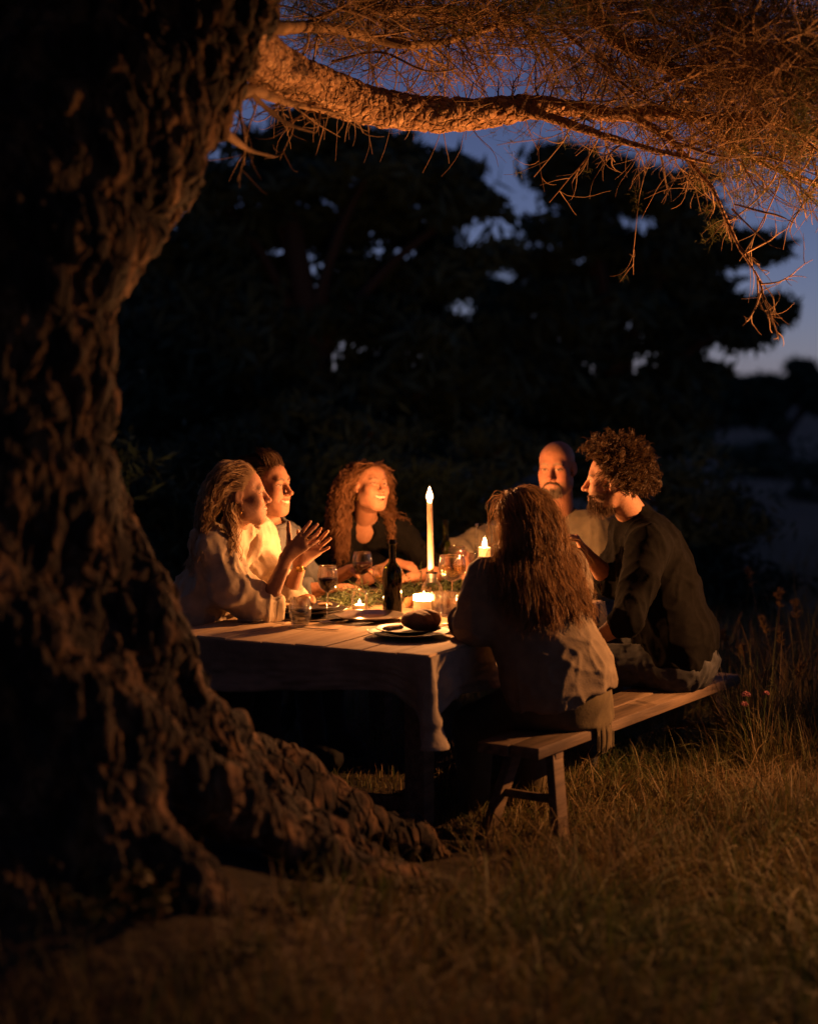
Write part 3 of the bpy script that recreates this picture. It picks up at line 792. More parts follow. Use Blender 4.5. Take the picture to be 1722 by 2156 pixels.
# linen cloth: hangs all round just under the plank edge, a long tail at each corner
def cloth():
    hw, hl = TW / 2 + .004, TL / 2 + .004
    cor = [(hw, -hl), (hw, hl), (-hw, hl), (-hw, -hl)]
    pts, nor, ds, side = [], [], [], []
    for i in range(4):
        a, b = np.array(cor[i]), np.array(cor[(i + 1) % 4]); L = np.linalg.norm(b - a); d = (b - a) / L; n = np.array([d[1], -d[0]])
        pn = np.array([cor[i][0] - cor[i - 1][0], cor[i][1] - cor[i - 1][1]]); pn = pn / np.linalg.norm(pn); pn = np.array([pn[1], -pn[0]])
        for k in range(11):
            f = k / 11; m = pn * (1 - f) + n * f; m /= np.linalg.norm(m)
            pts.append(a + m * .003); nor.append(m); ds.append(0 * abs(f - .5)); side.append(i)
        nk = int(L / .012)
        for k in range(nk):
            s = (k + .5) / nk * L
            pts.append(a + d * s); nor.append(n); ds.append(min(s, L - s)); side.append(i)
    pts, nor, ds, side = map(np.array, (pts, nor, ds, side)); N = len(pts); K = 26
    arc = np.concatenate([[0], np.cumsum(np.linalg.norm(np.diff(pts, axis=0), axis=1))])
    q = np.stack([pts[:, 0], pts[:, 1], 0 * ds], 1)
    drop = .185 + .03 * vnoise(q, 2.3, 4) + .15 * np.maximum(1 - ds / .15, 0) ** 1.1 - .03 * (side == 3) * np.exp(-((pts[:, 0] - .3) / .3) ** 2)
    V = np.zeros((K, N, 3))
    for k in range(K):
        t = k / (K - 1)
        fold = .022 * vnoise(np.stack([arc * 1.0, 0 * arc, 0 * arc + t * .3], 1), 6, 8) + .007 * vnoise(np.stack([arc, 0 * arc + t, 0 * arc], 1), 15, 9)
        corner = np.exp(-(ds / .11) ** 2)
        pl = .05 * np.cos(ds / .085 * np.pi) * corner
        o = .002 + t * (.012 + fold * 1.5 + pl)
        V[k, :, :2] = pts + nor * o[:, None]
        V[k, :, 2] = TZ - .005 - drop * t
    i = np.arange(N); j = (i + 1) % N; kk = np.arange(K - 1)[:, None] * N
    F = np.stack(np.broadcast_arrays(kk + i, kk + N + i, kk + N + j, kk + j), -1).reshape(-1, 4)
    return V.reshape(-1, 3), F
V, F = cloth()
cl = obj('tablecloth', V, F, m_linen)
cl.location = tuple(tb0); cl.rotation_euler = (0, 0, math.atan2(TR[1], TR[0]))
so = cl.modifiers.new('thick', 'SOLIDIFY'); so.thickness = .0014; so.offset = 1
tag(cl, 'grey linen tablecloth hanging round the table with a folded corner tail', 'tablecloth')

# ------------------------------------------------------------------ benches
def bench(label, pr0, pr1, width, z, seed):
    """pr0, pr1: ground points below the outer edge, near and far"""
    rng = np.random.default_rng(seed)
    d = unit(A(pr1[0] - pr0[0], pr1[1] - pr0[1], 0)); r = A(d[1], -d[0], 0); L = math.hypot(pr1[0] - pr0[0], pr1[1] - pr0[1])
    c = A(*pr0[:2], 0) + d * L / 2 - r * width / 2
    t = thing('bench', label, 'bench', c, 'benches round the table', math.atan2(r[1], r[0]))
    h = width / 2
    for i, (x0, w) in enumerate(((-h, width * .52), (-h + width * .52, width * .48))):
        V, F = box((x0 + w / 2, rng.uniform(-.008, .008), z - .021), (w - .004, L, .042), bev=.004)
        V = V + A(1, 1, 1) * 0
        V[:, 2] += .004 * np.sin(V[:, 1] * 2.1 + i) + .002 * np.sin(V[:, 1] * 9 + i * 2)
        V[:, 0] += .006 * np.sin(V[:, 1] * 3.3 + seed)
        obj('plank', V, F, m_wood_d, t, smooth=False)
    for sy in (-1, 1):
        y0 = sy * (L / 2 - .2)
        V, F = box((0, y0, z - .06), (width - .05, .06, .035), bev=.003); obj('cleat', V, F, m_wood_d, t, smooth=False)
        for sx in (-1, 1):
            top = A(sx * (h - .05), y0, z - .05); bot = A(sx * (h + .04), y0 + sy * .1, -.03)
            ax = unit(top - bot); rr = np.stack([unit(np.cross(A(0, 1, 0), ax)), unit(np.cross(ax, unit(np.cross(A(0, 1, 0), ax)))), ax], 1)
            V, F = box((top + bot) / 2, (.034, .075, np.linalg.norm(top - bot)), rr, .004); obj('leg', V, F, m_wood_d, t, smooth=False)
        V, F = box((0, y0 + sy * .045, z * .45), (width - .01, .022, .03), bev=.003); obj('stretcher', V, F, m_wood_d, t, smooth=False)
    return t
bench('weathered wooden bench under the curly man and the long haired woman', (.473, 6.387), (1.50, 7.94), .26, .40, 1)
lb0 = tpt(TW + .33, .1, 0); lb1 = tpt(TW + .36, 1.7, 0)
bench('wooden bench under the couple left of the table', (lb0 + TR * .26)[:2], (lb1 + TR * .26)[:2], .26, .43, 2)
fb0 = tpt(-.05, TL + .5, 0); fb1 = tpt(TW + .15, TL + .42, 0)
bench('wooden bench behind the far end of the table', fb1[:2] + A(0, .1), fb0[:2] + A(0, .1), .26, .43, 3)

# ------------------------------------------------------------------ things on the table
def ton(x, y, z=TZ):
    """a point on the table top seen at (x, y)"""
    Y = FX * (CZ - z) / (y - HY); return A((x - CXP) / FX * Y, Y, z + .002)
m_glass = glass_mat('clear_glass', ior=1.42)
def crystal_mat():
    m = bpy.data.materials.new('crystal'); m.use_nodes = True; nt = m.node_tree
    nt.nodes.remove(nt.nodes['Principled BSDF'])
    tr = nt.nodes.new('ShaderNodeBsdfTransparent'); gl = nt.nodes.new('ShaderNodeBsdfGlass'); gl.inputs['IOR'].default_value = 1.45; gl.inputs['Roughness'].default_value = .03
    ms = nt.nodes.new('ShaderNodeMixShader'); ms.inputs[0].default_value = .5
    nt.links.new(tr.outputs[0], ms.inputs[1]); nt.links.new(gl.outputs[0], ms.inputs[2]); nt.links.new(ms.outputs[0], nt.nodes['Material Output'].inputs[0])
    return m
m_crystal = crystal_mat()
m_bottle = glass_mat('bottle_glass', (.10, .12, .03), 1.0, 1.5)
m_wine = mat('red_wine', (.022, .002, .003), .12, spec=.3)
m_white_wine = glass_mat('white_wine', (.93, .83, .55), .8, 1.3)
m_water = glass_mat('water', (.93, .95, .93), .8, 1.3)
m_wax = mat('candle_wax', (.85, .74, .55), .5, transl=.45)
m_taper = mat('taper_wax', (.85, .70, .5), .5, transl=.3)
m_glow_wax = mat('thin_wax', (.9, .8, .62), .5, transl=.75)
m_wick = mat('wick', (.01, .008, .006), .9)
m_iron = mat('black_iron', (.015, .014, .013), .45, metal=.6)
m_plate = mat('dark_stoneware', (.06, .045, .035), .4, (.035, .028, .022), 20, bump=.0006)
m_plate2 = mat('pewter_plate', (.35, .3, .25), .3, (.25, .21, .17), 12, metal=.7)
m_woven = mat('woven_mat', (.14, .085, .045), .9, (.05, .03, .018), 60, bump=.003, bscale=110)
m_crust = mat('bread_crust', (.34, .165, .06), .75, (.17, .07, .024), 16, 5, .003, 60)
m_crumb = mat('bread_crumb', (.62, .46, .28), .9, (.5, .34, .18), 30, 5, .004, 90)
m_silver = mat('cutlery_steel', (.6, .56, .5), .25, metal=1.0)
m_napkin = mat('napkin', (.5, .44, .36), .9, (.4, .35, .28), 30)
m_sage = mat('rosemary', (.045, .06, .024), .7, (.025, .034, .014), 9, transl=.25)
m_cup = mat('clay_cup', (.28, .2, .13), .7, (.2, .13, .08), 14)
def flame_mat(name='flame', col=(1, .66, .34), st=32):
    m = bpy.data.materials.new(name); m.use_nodes = True; nt = m.node_tree
    nt.nodes.remove(nt.nodes['Principled BSDF'])
    e = nt.nodes.new('ShaderNodeEmission'); e.inputs[0].default_value = (*col, 1); e.inputs[1].default_value = st
    tr = nt.nodes.new('ShaderNodeBsdfTransparent'); ad = nt.nodes.new('ShaderNodeAddShader')
    nt.links.new(e.outputs[0], ad.inputs[0]); nt.links.new(tr.outputs[0], ad.inputs[1]); nt.links.new(ad.outputs[0], nt.nodes['Material Output'].inputs[0])
    return m
m_flame = flame_mat()
m_flame2 = flame_mat('flame_edge', (1, .42, .12), .55)
def lath(name, prof, m, parent, n=28, off=(0, 0, 0), cap0=True, cap1=True, tilt=None):
    V, F = lathe(prof, n, cap0, cap1)
    if tilt is not None: V = V @ np.asarray(tilt).T
    return obj(name, V + np.asarray(off, float), F, m, parent)
CANDLE = (1.0, .38, .11)
def flame(parent, z, h, power, off=(0, 0, 0), size=.012, lift=.4):
    w = h * .2
    prof = [(w * .35, 0), (w * .8, h * .12), (w, h * .28), (w * .92, h * .45), (w * .62, h * .66), (w * .28, h * .86), (w * .05, h)]
    lath('flame', [(r, zz + z) for r, zz in prof], m_flame, parent, 14, off)
    lath('flame_edge', [(r * 1.35 + .0006, zz * 1.12 + z - h * .03) for r, zz in prof], m_flame2, parent, 14, off)
    V, F = tubes(np.array([[0, 0, z - .012], [.001, 0, z - .002], [.002, 0, z + h * .18]]) + np.asarray(off, float), np.full(3, .0011), 5)
    obj('wick', V, F, m_wick, parent)
    if power:
        ld = bpy.data.lights.new('candle_light', 'POINT'); ld.energy = power; ld.color = CANDLE; ld.shadow_soft_size = size
        lo = bpy.data.objects.new('candle_light', ld); link(lo, parent); lo.location = (off[0], off[1], off[2] + z + h * lift)

def wine_glass(label, p, H, bowl_w, wine=None, level=.45, group=None):
    t = thing('wine_glass', label, 'glass', p, group)
    r = bowl_w / 2; hb = H * .46; z0 = H - hb
    bowl = [(.0035, z0 - .004), (r * .35, z0 + hb * .03), (r * .72, z0 + hb * .16), (r * .95, z0 + hb * .36), (r, z0 + hb * .52), (r * .96, z0 + hb * .75), (r * .84, H)]
    bp_ = smooth_prof(bowl); lath('bowl', bp_ + [(bp_[-1][0] - .0008, H + .0008)] + [(max(a - .0017, .0005), b + .0012) for a, b in bp_[::-1]], m_crystal, t, 32)
    lath('stem', smooth_prof([(.009, .004), (.0045, .014), (.0032, H * .25), (.0034, z0 - .01), (.006, z0)]), m_crystal, t, 14)
    fr = r * .88
    lath('foot', [(fr, 0), (fr, .0015), (fr * .6, .003), (.009, .006)], m_crystal, t, 28)
    if wine is not None:
        pf = np.array(smooth_prof(bowl)); zt = z0 + hb * level; k = pf[:, 1] < zt
        rt = np.interp(zt, pf[:, 1], pf[:, 0]); pf = [(max(a - .0019, .0006), b + .0016) for a, b in pf[k]] + [(rt - .0019, zt + .0016)]
        lath('wine', pf, wine, t, 28)
    return t
def smooth_prof(p, n=22): return [tuple(v) for v in smooth_path(p, n)]

def tumbler(label, p, H, w, fill=None, level=.4, belly=1.06, name='water_glass', cat='glass'):
    t = thing(name, label, cat, p); r = w / 2
    out = smooth_prof([(r * .8, 0), (r * .93, H * .2), (r * belly, H * .5), (r, H * .8), (r * .93, H)])
    lath('wall', out + [(out[-1][0] - .001, H + .001)] + [(a - .0022, max(b, .006)) for a, b in out[::-1]], m_glass if name == 'tealight_glass' else m_crystal, t, 32)
    if fill is not None:
        pf = [(a - .0026, max(b, .0066)) for a, b in out if b < H * level]; lath('water', pf, fill, t, 30)
    return t

tumbler('round clear tumbler with a little water near the left table edge', ton(632, 1317), .112, .088, m_water, .42)
wine_glass('wine glass with red wine beside the water tumbler', ton(690, 1311), .236, .086, m_wine, .5)
wine_glass('half full red wine glass in front of the smiling woman in black', ton(763, 1266), .222, .092, m_wine, .52)
wine_glass('wine glass behind the taper candle', ton(900, 1240), .215, .085, m_wine, .3)
wine_glass('tall white wine glass nearest the long haired woman', ton(952, 1288), .245, .122, m_white_wine, .55)
wine_glass('wine glass behind the white wine glass', ton(962, 1246), .215, .094, m_white_wine, .3)
wine_glass('wine glass beside the hurricane candle', ton(1003, 1250), .19, .08, None)
wine_glass('wine glass left of the curly man’s plate'.replace('’', "'"), ton(1176, 1262), .21, .085, m_wine, .4)

wine_glass('small wine glass right of the tealight glass', ton(800, 1272), .17, .07, m_white_wine, .4)
tumbler('clear tumbler right of the pillar candle', ton(945, 1296), .095, .078, m_water, .5)
tumbler('clear tumbler at the far side by the woman in black', ton(850, 1236), .09, .075, m_water, .5)
def bottle(label, p, H, w, glass=m_bottle, fill=.45):
    t = thing('wine_bottle', label, 'bottle', p); r = w / 2
    prof = [(r * .9, 0), (r, .006), (r, H * .56), (r * .96, H * .60), (r * .72, H * .655), (r * .42, H * .70), (r * .36, H * .74), (r * .345, H * .93), (r * .345, H * .935), (r * .42, H * .937), (r * .42, H * .965), (r * .36, H * .968), (r * .36, H)]
    lath('wall', prof, glass, t, 30, cap0=True, cap1=False)
    lath('collar', [(r * .36, H * .998), (r * .39, H), (r * .36, H + .0015), (r * .28, H + .0015)], glass, t, 24, cap0=False, cap1=False)
    lath('wine', [(r * .88, .004), (r * .95, .01), (r * .95, H * fill)], m_wine, t, 26)
    return t
bottle('dark green wine bottle in the middle of the table front', ton(826, 1294), .320, .084)
bottle('pale green wine bottle behind the taper candle', ton(938, 1238), .328, .08, glass_mat('green_glass_pale', (.35, .42, .16), 1, 1.5), .3)

# candles
tp_ = ton(909, 1283)
tc = thing('taper_candle', 'tall lit taper candle standing in a round glass holder', 'candle', tp_)
zb = .158
tilt = Matrix.Rotation(math.radians(-1.2), 3, 'Y')
lath('wax', smooth_prof([(.0140, zb), (.0134, zb + .10), (.0126, zb + .21), (.0116, zb + .305), (.0100, zb + .318)]), m_taper, tc, 20, tilt=np.array(tilt))
ft = np.array(tilt) @ A(0, 0, zb + .318)
for a_, l_ in ((-1.9, .09), (-1.2, .045), (2.6, .07), (.4, .12)):
    C = np.array([[math.cos(a_) * r_, math.sin(a_) * r_, zb + z_] for r_, z_ in ((.0105, .314), (.0120, .300), (.0127, .300 - l_ * .6), (.0132, .300 - l_))]) @ np.array(tilt).T
    V, F = tubes(smooth_path(C, 10), np.array([.001, .0018, .002, .002, .0019, .0019, .002, .0024, .003, .0012]), 6); obj('wax_drip', V, F, m_taper, tc)
flame(tc, ft[2] - .002, .064, 84, (ft[0], ft[1], 0), .011)
ch = thing('candle_holder', 'round glass candle holder with a black iron collar', 'candle holder', tp_)
lath('globe', smooth_prof([(.026, .0), (.043, .022), (.05, .058), (.045, .098), (.028, .126), (.0185, .14)]), m_glass, ch, 30, cap1=False)
lath('collar', [(.0172, .118), (.0195, .12), (.0205, .152), (.026, .155), (.026, .161), (.0168, .161), (.0168, .118)], m_iron, ch, 24, cap0=False, cap1=False)
lath('water', smooth_prof([(.025, .002), (.041, .022), (.048, .055)]), m_water, ch, 30)

pc = thing('pillar_candle', 'short glowing pillar candle beside the round glass holder', 'candle', ton(892, 1289))
lath('wax', [(.044, 0), (.045, .004), (.0455, .04), (.045, .070), (.0425, .0755)], m_glow_wax, pc, 36, cap1=False)
lath('melt_pool', [(.0445, .0525), (.03, .0515)], m_glow_wax, pc.children[0], 30, cap0=False)
flame(pc, .054, .036, 42, size=.008, lift=.35)
tumbler('empty glass tumbler behind the pillar candle', ton(922, 1290), .088, .07, None, name='glass_tumbler')

tl = thing('tealight', 'low tealight burning inside a small clear glass', 'candle', ton(757, 1288) + A(0, 0, .004))
lath('wax', [(.024, 0), (.0248, .002), (.0248, .024), (.022, .026), (.018, .022), (.003, .0215)], m_wax, tl, 24)
flame(tl, .023, .024, 10, size=.006)
tumbler('small clear glass holding the tealight', ton(757, 1288), .092, .076, None, belly=1.0, name='tealight_glass')

hp = ton(1020, 1254)
hc = thing('hurricane_candle', 'lit candle inside a tall clear hurricane glass', 'candle', hp + A(0, 0, .006))
lath('wax', smooth_prof([(.029, 0), (.029, .1), (.0275, .208), (.022, .214), (.004, .209)]), m_wax, hc, 22)
flame(hc, .214, .05, 4, size=.01)
hg = thing('hurricane_glass', 'tall clear hurricane glass round the right candle', 'glass', hp)
lath('wall', smooth_prof([(.043, 0), (.047, .06), (.047, .2), (.045, .33)]), m_glass, hg, 30, cap1=False)
lath('rim', [(.0438, .329), (.0462, .329), (.0462, .332), (.0438, .332)], m_glass, hg, 30, cap0=False, cap1=False)
def votive(label, p, power):
    t = thing('votive_candle', label, 'candle', p)
    lath('wax', [(.026, 0), (.0265, .003), (.0265, .03), (.024, .034), (.004, .031)], m_wax, t, 22)
    flame(t, .033, .03, power, size=.007)
votive('small lit candle hidden in front of the long haired woman', ton(1060, 1262), 3)
votive('small lit candle on the right half of the table', ton(1120, 1246), 2)

# plates, bread, mats
def plate(label, p, w, m, h=.022, name='plate', group=None):
    t = thing(name, label, 'plate', p, group); r = w / 2
    lath('dish', smooth_prof([(r * .55, .001), (r * .6, .003), (r * .8, h * .55), (r * .985, h), (r, h + .002), (r * .985, h + .0035), (r * .78, h * .7), (r * .58, .008), (.002, .007)], 30), m, t, 40, cap1=False)
    return t
def mat_disc(label, p, w):
    t = thing('placemat', label, 'placemat', p); r = w / 2
    prof = []
    for i in range(26):
        rr = r * (1 - i / 25.0); prof += [(rr, .003 + .002 * (i % 2))]
    lath('weave', [(r, 0)] + prof[:-1], m_woven, t, 48)
def loaf(label, p, d, m=m_crust, seed=1, name='bread_roll', cat='bread', rz=0.3):
    t = thing(name, label, cat, p)
    V, F = sdf_mesh([ell((0, 0, d[2] * .48), (d[0] / 2, d[1] / 2, d[2] * .56)), ell((d[0] * .12, .0, d[2] * .55), (d[0] * .36, d[1] * .36, d[2] * .5), k=.01)], .0045)
    N = vnormals(V, F); V = V + N * (fbm(V, 30, 3, seed) * .0028 - .004 * np.exp(-((V[:, 0] * .8 + V[:, 1] * .5) / .006) ** 2) * (V[:, 2] > d[2] * .5))[:, None]
    V[:, 2] = np.maximum(V[:, 2], .0)
    c, s = math.cos(rz), math.sin(rz); V = V @ np.array([[c, s, 0], [-s, c, 0], [0, 0, 1]])
    obj('crust', V, F, m, t); return t
def slice_(label, p, w, m=m_crumb, rz=.4):
    t = thing('bread_slice', label, 'bread', p)
    V, F = sdf_mesh([cap((-w * .22, 0, .012), (w * .22, 0, .014), w * .26, w * .24, .01, (A(0, 0, 1), 2.6))], .004)
    N = vnormals(V, F); V = V + N * (fbm(V, 60, 2, 4) * .002)[:, None]
    c, s = math.cos(rz), math.sin(rz); V = V @ np.array([[c, s, 0], [-s, c, 0], [0, 0, 1]]); V[:, 2] = np.maximum(V[:, 2], 0)
    obj('crumb', V, F, m, t)
pA = ton(648, 1296); mat_disc('woven round placemat under the left plate stack', pA, .40)
plate('broad dark plate under the bread plate at left', pA + A(0, 0, .006), .335, m_plate)
plate('grey plate on top of the left stack', pA + A(0, 0, .022), .27, m_plate, .018)
loaf('round bread roll on the left plate', pA + A(-.01, .02, .034), (.085, .075, .05), m_crust, 3)
slice_('torn piece of bread on the left plate rim', pA + A(-.085, -.02, .034), .075)
slice_('bread slice right of the roll on the left plate', pA + A(.075, -.01, .034), .07, rz=-.3)
plate('shallow pewter plate left of the front bread plate', ton(778, 1306), .295, m_plate2, .02)
pB = ton(860, 1341)
plate('dark charger plate at the near edge of the table', pB, .325, m_plate, .02)
plate('dark bread plate on the near charger', pB + A(0, 0, .012), .26, m_plate, .02)
loaf('big dark bread roll on the near plate', pB + A(.05, .03, .024), (.16, .14, .074), m_crust, 7)
slice_('bread slice lying beside the big roll', pB + A(-.06, -.02, .024), .095)
pC = ton(1262, 1243); mat_disc('dark woven placemat in front of the curly man', pC, .34)
plate('dark plate in front of the curly man', pC + A(0, 0, .006), .26, m_plate)
pD = ton(742, 1262); plate('pale plate behind the garland', ton(720, 1246), .22, m_plate2)
plate('plate in front of the bald man', ton(1110, 1240), .24, m_plate)
tc_ = thing('clay_cup', 'small clay cup behind the left plate', 'cup', ton(664, 1262))
lath('wall', smooth_prof([(.024, 0), (.030, .02), (.031, .055), (.030, .062), (.027, .06), (.026, .012), (.002, .01)]), m_cup, tc_, 24, cap1=False)

def fork(label, p, rz, tines=True, L=.2):
    t = thing('fork' if tines else 'knife', label, 'cutlery', p, rz=rz)
    hp = smooth_path([(-L / 2, .009), (-L * .3, .0075), (-.01, .0035), (L * .22, .0035)], 14)
    V = np.concatenate([np.stack([hp[:, 0], s * hp[:, 1], np.full(14, z)], 1) for z in (.001, .0035) for s in (-1, 1)])
    i = np.arange(13); F = np.concatenate([np.stack(q, 1) for q in ((i, i + 1, 14 + i + 1, 14 + i), (28 + i, 42 + i, 42 + i + 1, 28 + i + 1), (i, 28 + i, 28 + i + 1, i + 1), (14 + i, 14 + i + 1, 42 + i + 1, 42 + i))])
    obj('handle', V, F, m_silver, t)
    if tines:
        for k in range(4):
            y = (k - 1.5) * .006
            C = smooth_path([(L * .22, y * .3, .003), (L * .29, y, .004), (L * .5, y, .006)], 7)
            V, F = tubes(C, np.linspace(.0018, .0009, 7), 6); obj('tine', V, F, m_silver, t)
    else:
        bl = smooth_path([(L * .2, .004), (L * .34, .010), (L * .55, .009), (L * .62, .001)], 10)
        V = np.concatenate([np.stack([bl[:, 0], s * bl[:, 1], np.full(10, z)], 1) for z in (.0015, .0027) for s in (-.35, 1)])
        i = np.arange(9); F = np.concatenate([np.stack(q, 1) for q in ((i, i + 1, 10 + i + 1, 10 + i), (20 + i, 30 + i, 30 + i + 1, 20 + i + 1), (i, 20 + i, 20 + i + 1, i + 1), (10 + i, 10 + i + 1, 30 + i + 1, 30 + i))])
        obj('blade', V, F, m_silver, t)
ang = math.atan2(-TR[1], -TR[0])
fork('steel fork right of the big bread roll', ton(946, 1335), ang)
fork('steel knife behind the big bread roll', ton(938, 1316), ang + .15, False)
fork('steel fork left of the left placemat', ton(560, 1310), ang + math.pi)
fork('steel knife beside the round tumbler', ton(655, 1325), ang + math.pi + .1, False)
def napkin(label, p, w, l, rz, seed):
    t = obj('napkin', *napkin_mesh(w, l, seed), m_napkin); t.location = tuple(p); t.rotation_euler = (0, 0, rz); tag(t, label, 'napkin')
    so = t.modifiers.new('thick', 'SOLIDIFY'); so.thickness = .002
def napkin_mesh(w, l, seed):
    gx, gy, F = patch_grid(-w / 2, w / 2, -l / 2, l / 2, 24, 30)
    q = np.stack([gx.ravel(), gy.ravel(), 0 * gx.ravel()], 1)
    z = .006 + .006 * vnoise(q, 22, seed) + .005 * np.abs(vnoise(q, 40, seed + 1))
    return np.stack([q[:, 0] + .006 * vnoise(q, 14, seed + 3), q[:, 1] + .006 * vnoise(q, 14, seed + 4), z], 1), F
napkin('dark creased napkin under the left cutlery', ton(545, 1306), .12, .2, ang, 3)
napkin('pale crumpled napkin by the curly man', ton(1225, 1240), .1, .14, .6, 5)
napkin('folded napkin right of the near plate', ton(930, 1330), .07, .17, ang + 1.5, 9)

# sprig garland down the middle
def garland():
    pts = [ton(690, 1275), ton(740, 1278), ton(790, 1268), ton(840, 1260), ton(880, 1252), ton(960, 1262)]
    b = pts[0].copy(); t = thing('herb_garland', 'loose green rosemary garland between glasses and bottle', 'garland', b)
    rng = np.random.default_rng(8)
    path = smooth_path(pts, 60)
    n = 230; i = rng.integers(0, 60, n); st = path[i] + rng.normal(size=(n, 3)) * A(.05, .06, .012) + A(0, 0, .025)
    d = rng.normal(size=(n, 3)) * A(1, 1, .5) + A(0, 0, .35)
    C = grow(st, d, rng.uniform(.06, .15, n), 7, .12, .04, rng)
    C[..., 2] = np.maximum(C[..., 2], TZ + .004)
    V, F = tubes(C, np.linspace(.0014, .0006, 7)[None] * np.ones((n, 1)), 3)
    tag(obj('stems', V, F, m_stem, t, off=b), kind='stuff')
    k = 32; src = np.repeat(np.arange(n), k); f = rng.uniform(.2, 5.9, n * k); j = f.astype(int); fr = (f - j)[:, None]
    p = C[src, j] * (1 - fr) + C[src, j + 1] * fr; T = C[src, j + 1] - C[src, j]; T /= np.linalg.norm(T, axis=1, keepdims=True)
    dd = T * .7 + rng.normal(size=p.shape) * .7; dd /= np.linalg.norm(dd, axis=1, keepdims=True)
    sd = np.cross(dd, rng.normal(size=p.shape)); sd /= np.linalg.norm(sd, axis=1, keepdims=True)
    L = rng.uniform(.012, .026, (len(p), 1))
    V = np.stack([p, p + dd * L * .5 + sd * .0016, p + dd * L, p + dd * L * .5 - sd * .0016], 1).reshape(-1, 3)
    V[:, 2] = np.maximum(V[:, 2], TZ + .003)
    tag(obj('leaves', V, np.arange(len(V)).reshape(-1, 4), m_sage, t, smooth=False, off=b), kind='stuff')
garland()
m_fruit = mat('peach_skin', (.5, .27, .1), .6, (.45, .15, .07), 10)
def fruit(label, p, r, seed):
    t = thing('peach', label, 'fruit', p)
    V, F = sdf_mesh([ell((0, 0, r * .95), (r, r * .96, r * .95))], r / 9)
    a = np.arctan2(V[:, 1], V[:, 0]); rad = np.hypot(V[:, 0], V[:, 1])
    V = V * (1 - .05 * np.exp(-(a / .12) ** 2) * (rad > r * .2))[:, None]
    V[:, 2] -= .16 * r * np.exp(-(rad / (r * .3)) ** 2) * (V[:, 2] > r); obj('skin', V, F, m_fruit, t)
    V, F = tubes(np.array([[0, 0, r * 1.65], [0, 0, r * 1.85], [.002, 0, r * 2.05]]), np.full(3, .0015), 5); obj('stalk', V, F, m_stem, t)
fruit('round peach right of the pillar candle', ton(938, 1283), .026, 1)
fruit('peach half hidden behind the pillar candle', ton(862, 1279), .025, 2)
fruit('peach between the glasses and the long haired woman', ton(985, 1268), .027, 3)
bd = thing('bread_board', 'pale wooden board with cut bread behind the garland', 'board', ton(880, 1240), rz=ang)
V, F = box((0, 0, .01), (.2, .28, .02), bev=.005); obj('board', V, F, m_wood, bd, smooth=False)
V, F = box((.135, 0, .01), (.08, .05, .02), bev=.006); obj('handle', V, F, m_wood, bd, smooth=False)

# ------------------------------------------------------------------ people
def basis(fw, roll=0.0, up=(0, 0, 1)):
    y = unit(fw); x = unit(np.cross(y, up)); z = np.cross(x, y)
    c, s = math.cos(roll), math.sin(roll)
    x, z = c * x + s * z, -s * x + c * z
    return np.stack([x, y, z], 1)
def xf(p, R, c, s):
    p = dict(p)
    if p['t'] == 'ell':
        p['c'] = c + R @ (p['c'] * s); p['r'] = p['r'] * s; p['R'] = R @ p['R']
    else:
        p['a'] = c + R @ (p['a'] * s); p['b'] = c + R @ (p['b'] * s); p['ra'] *= s; p['rb'] *= s
        if p['flat'] is not None: p['flat'] = (R @ np.asarray(p['flat'][0], float), p['flat'][1])
    p['k'] *= s
    return p

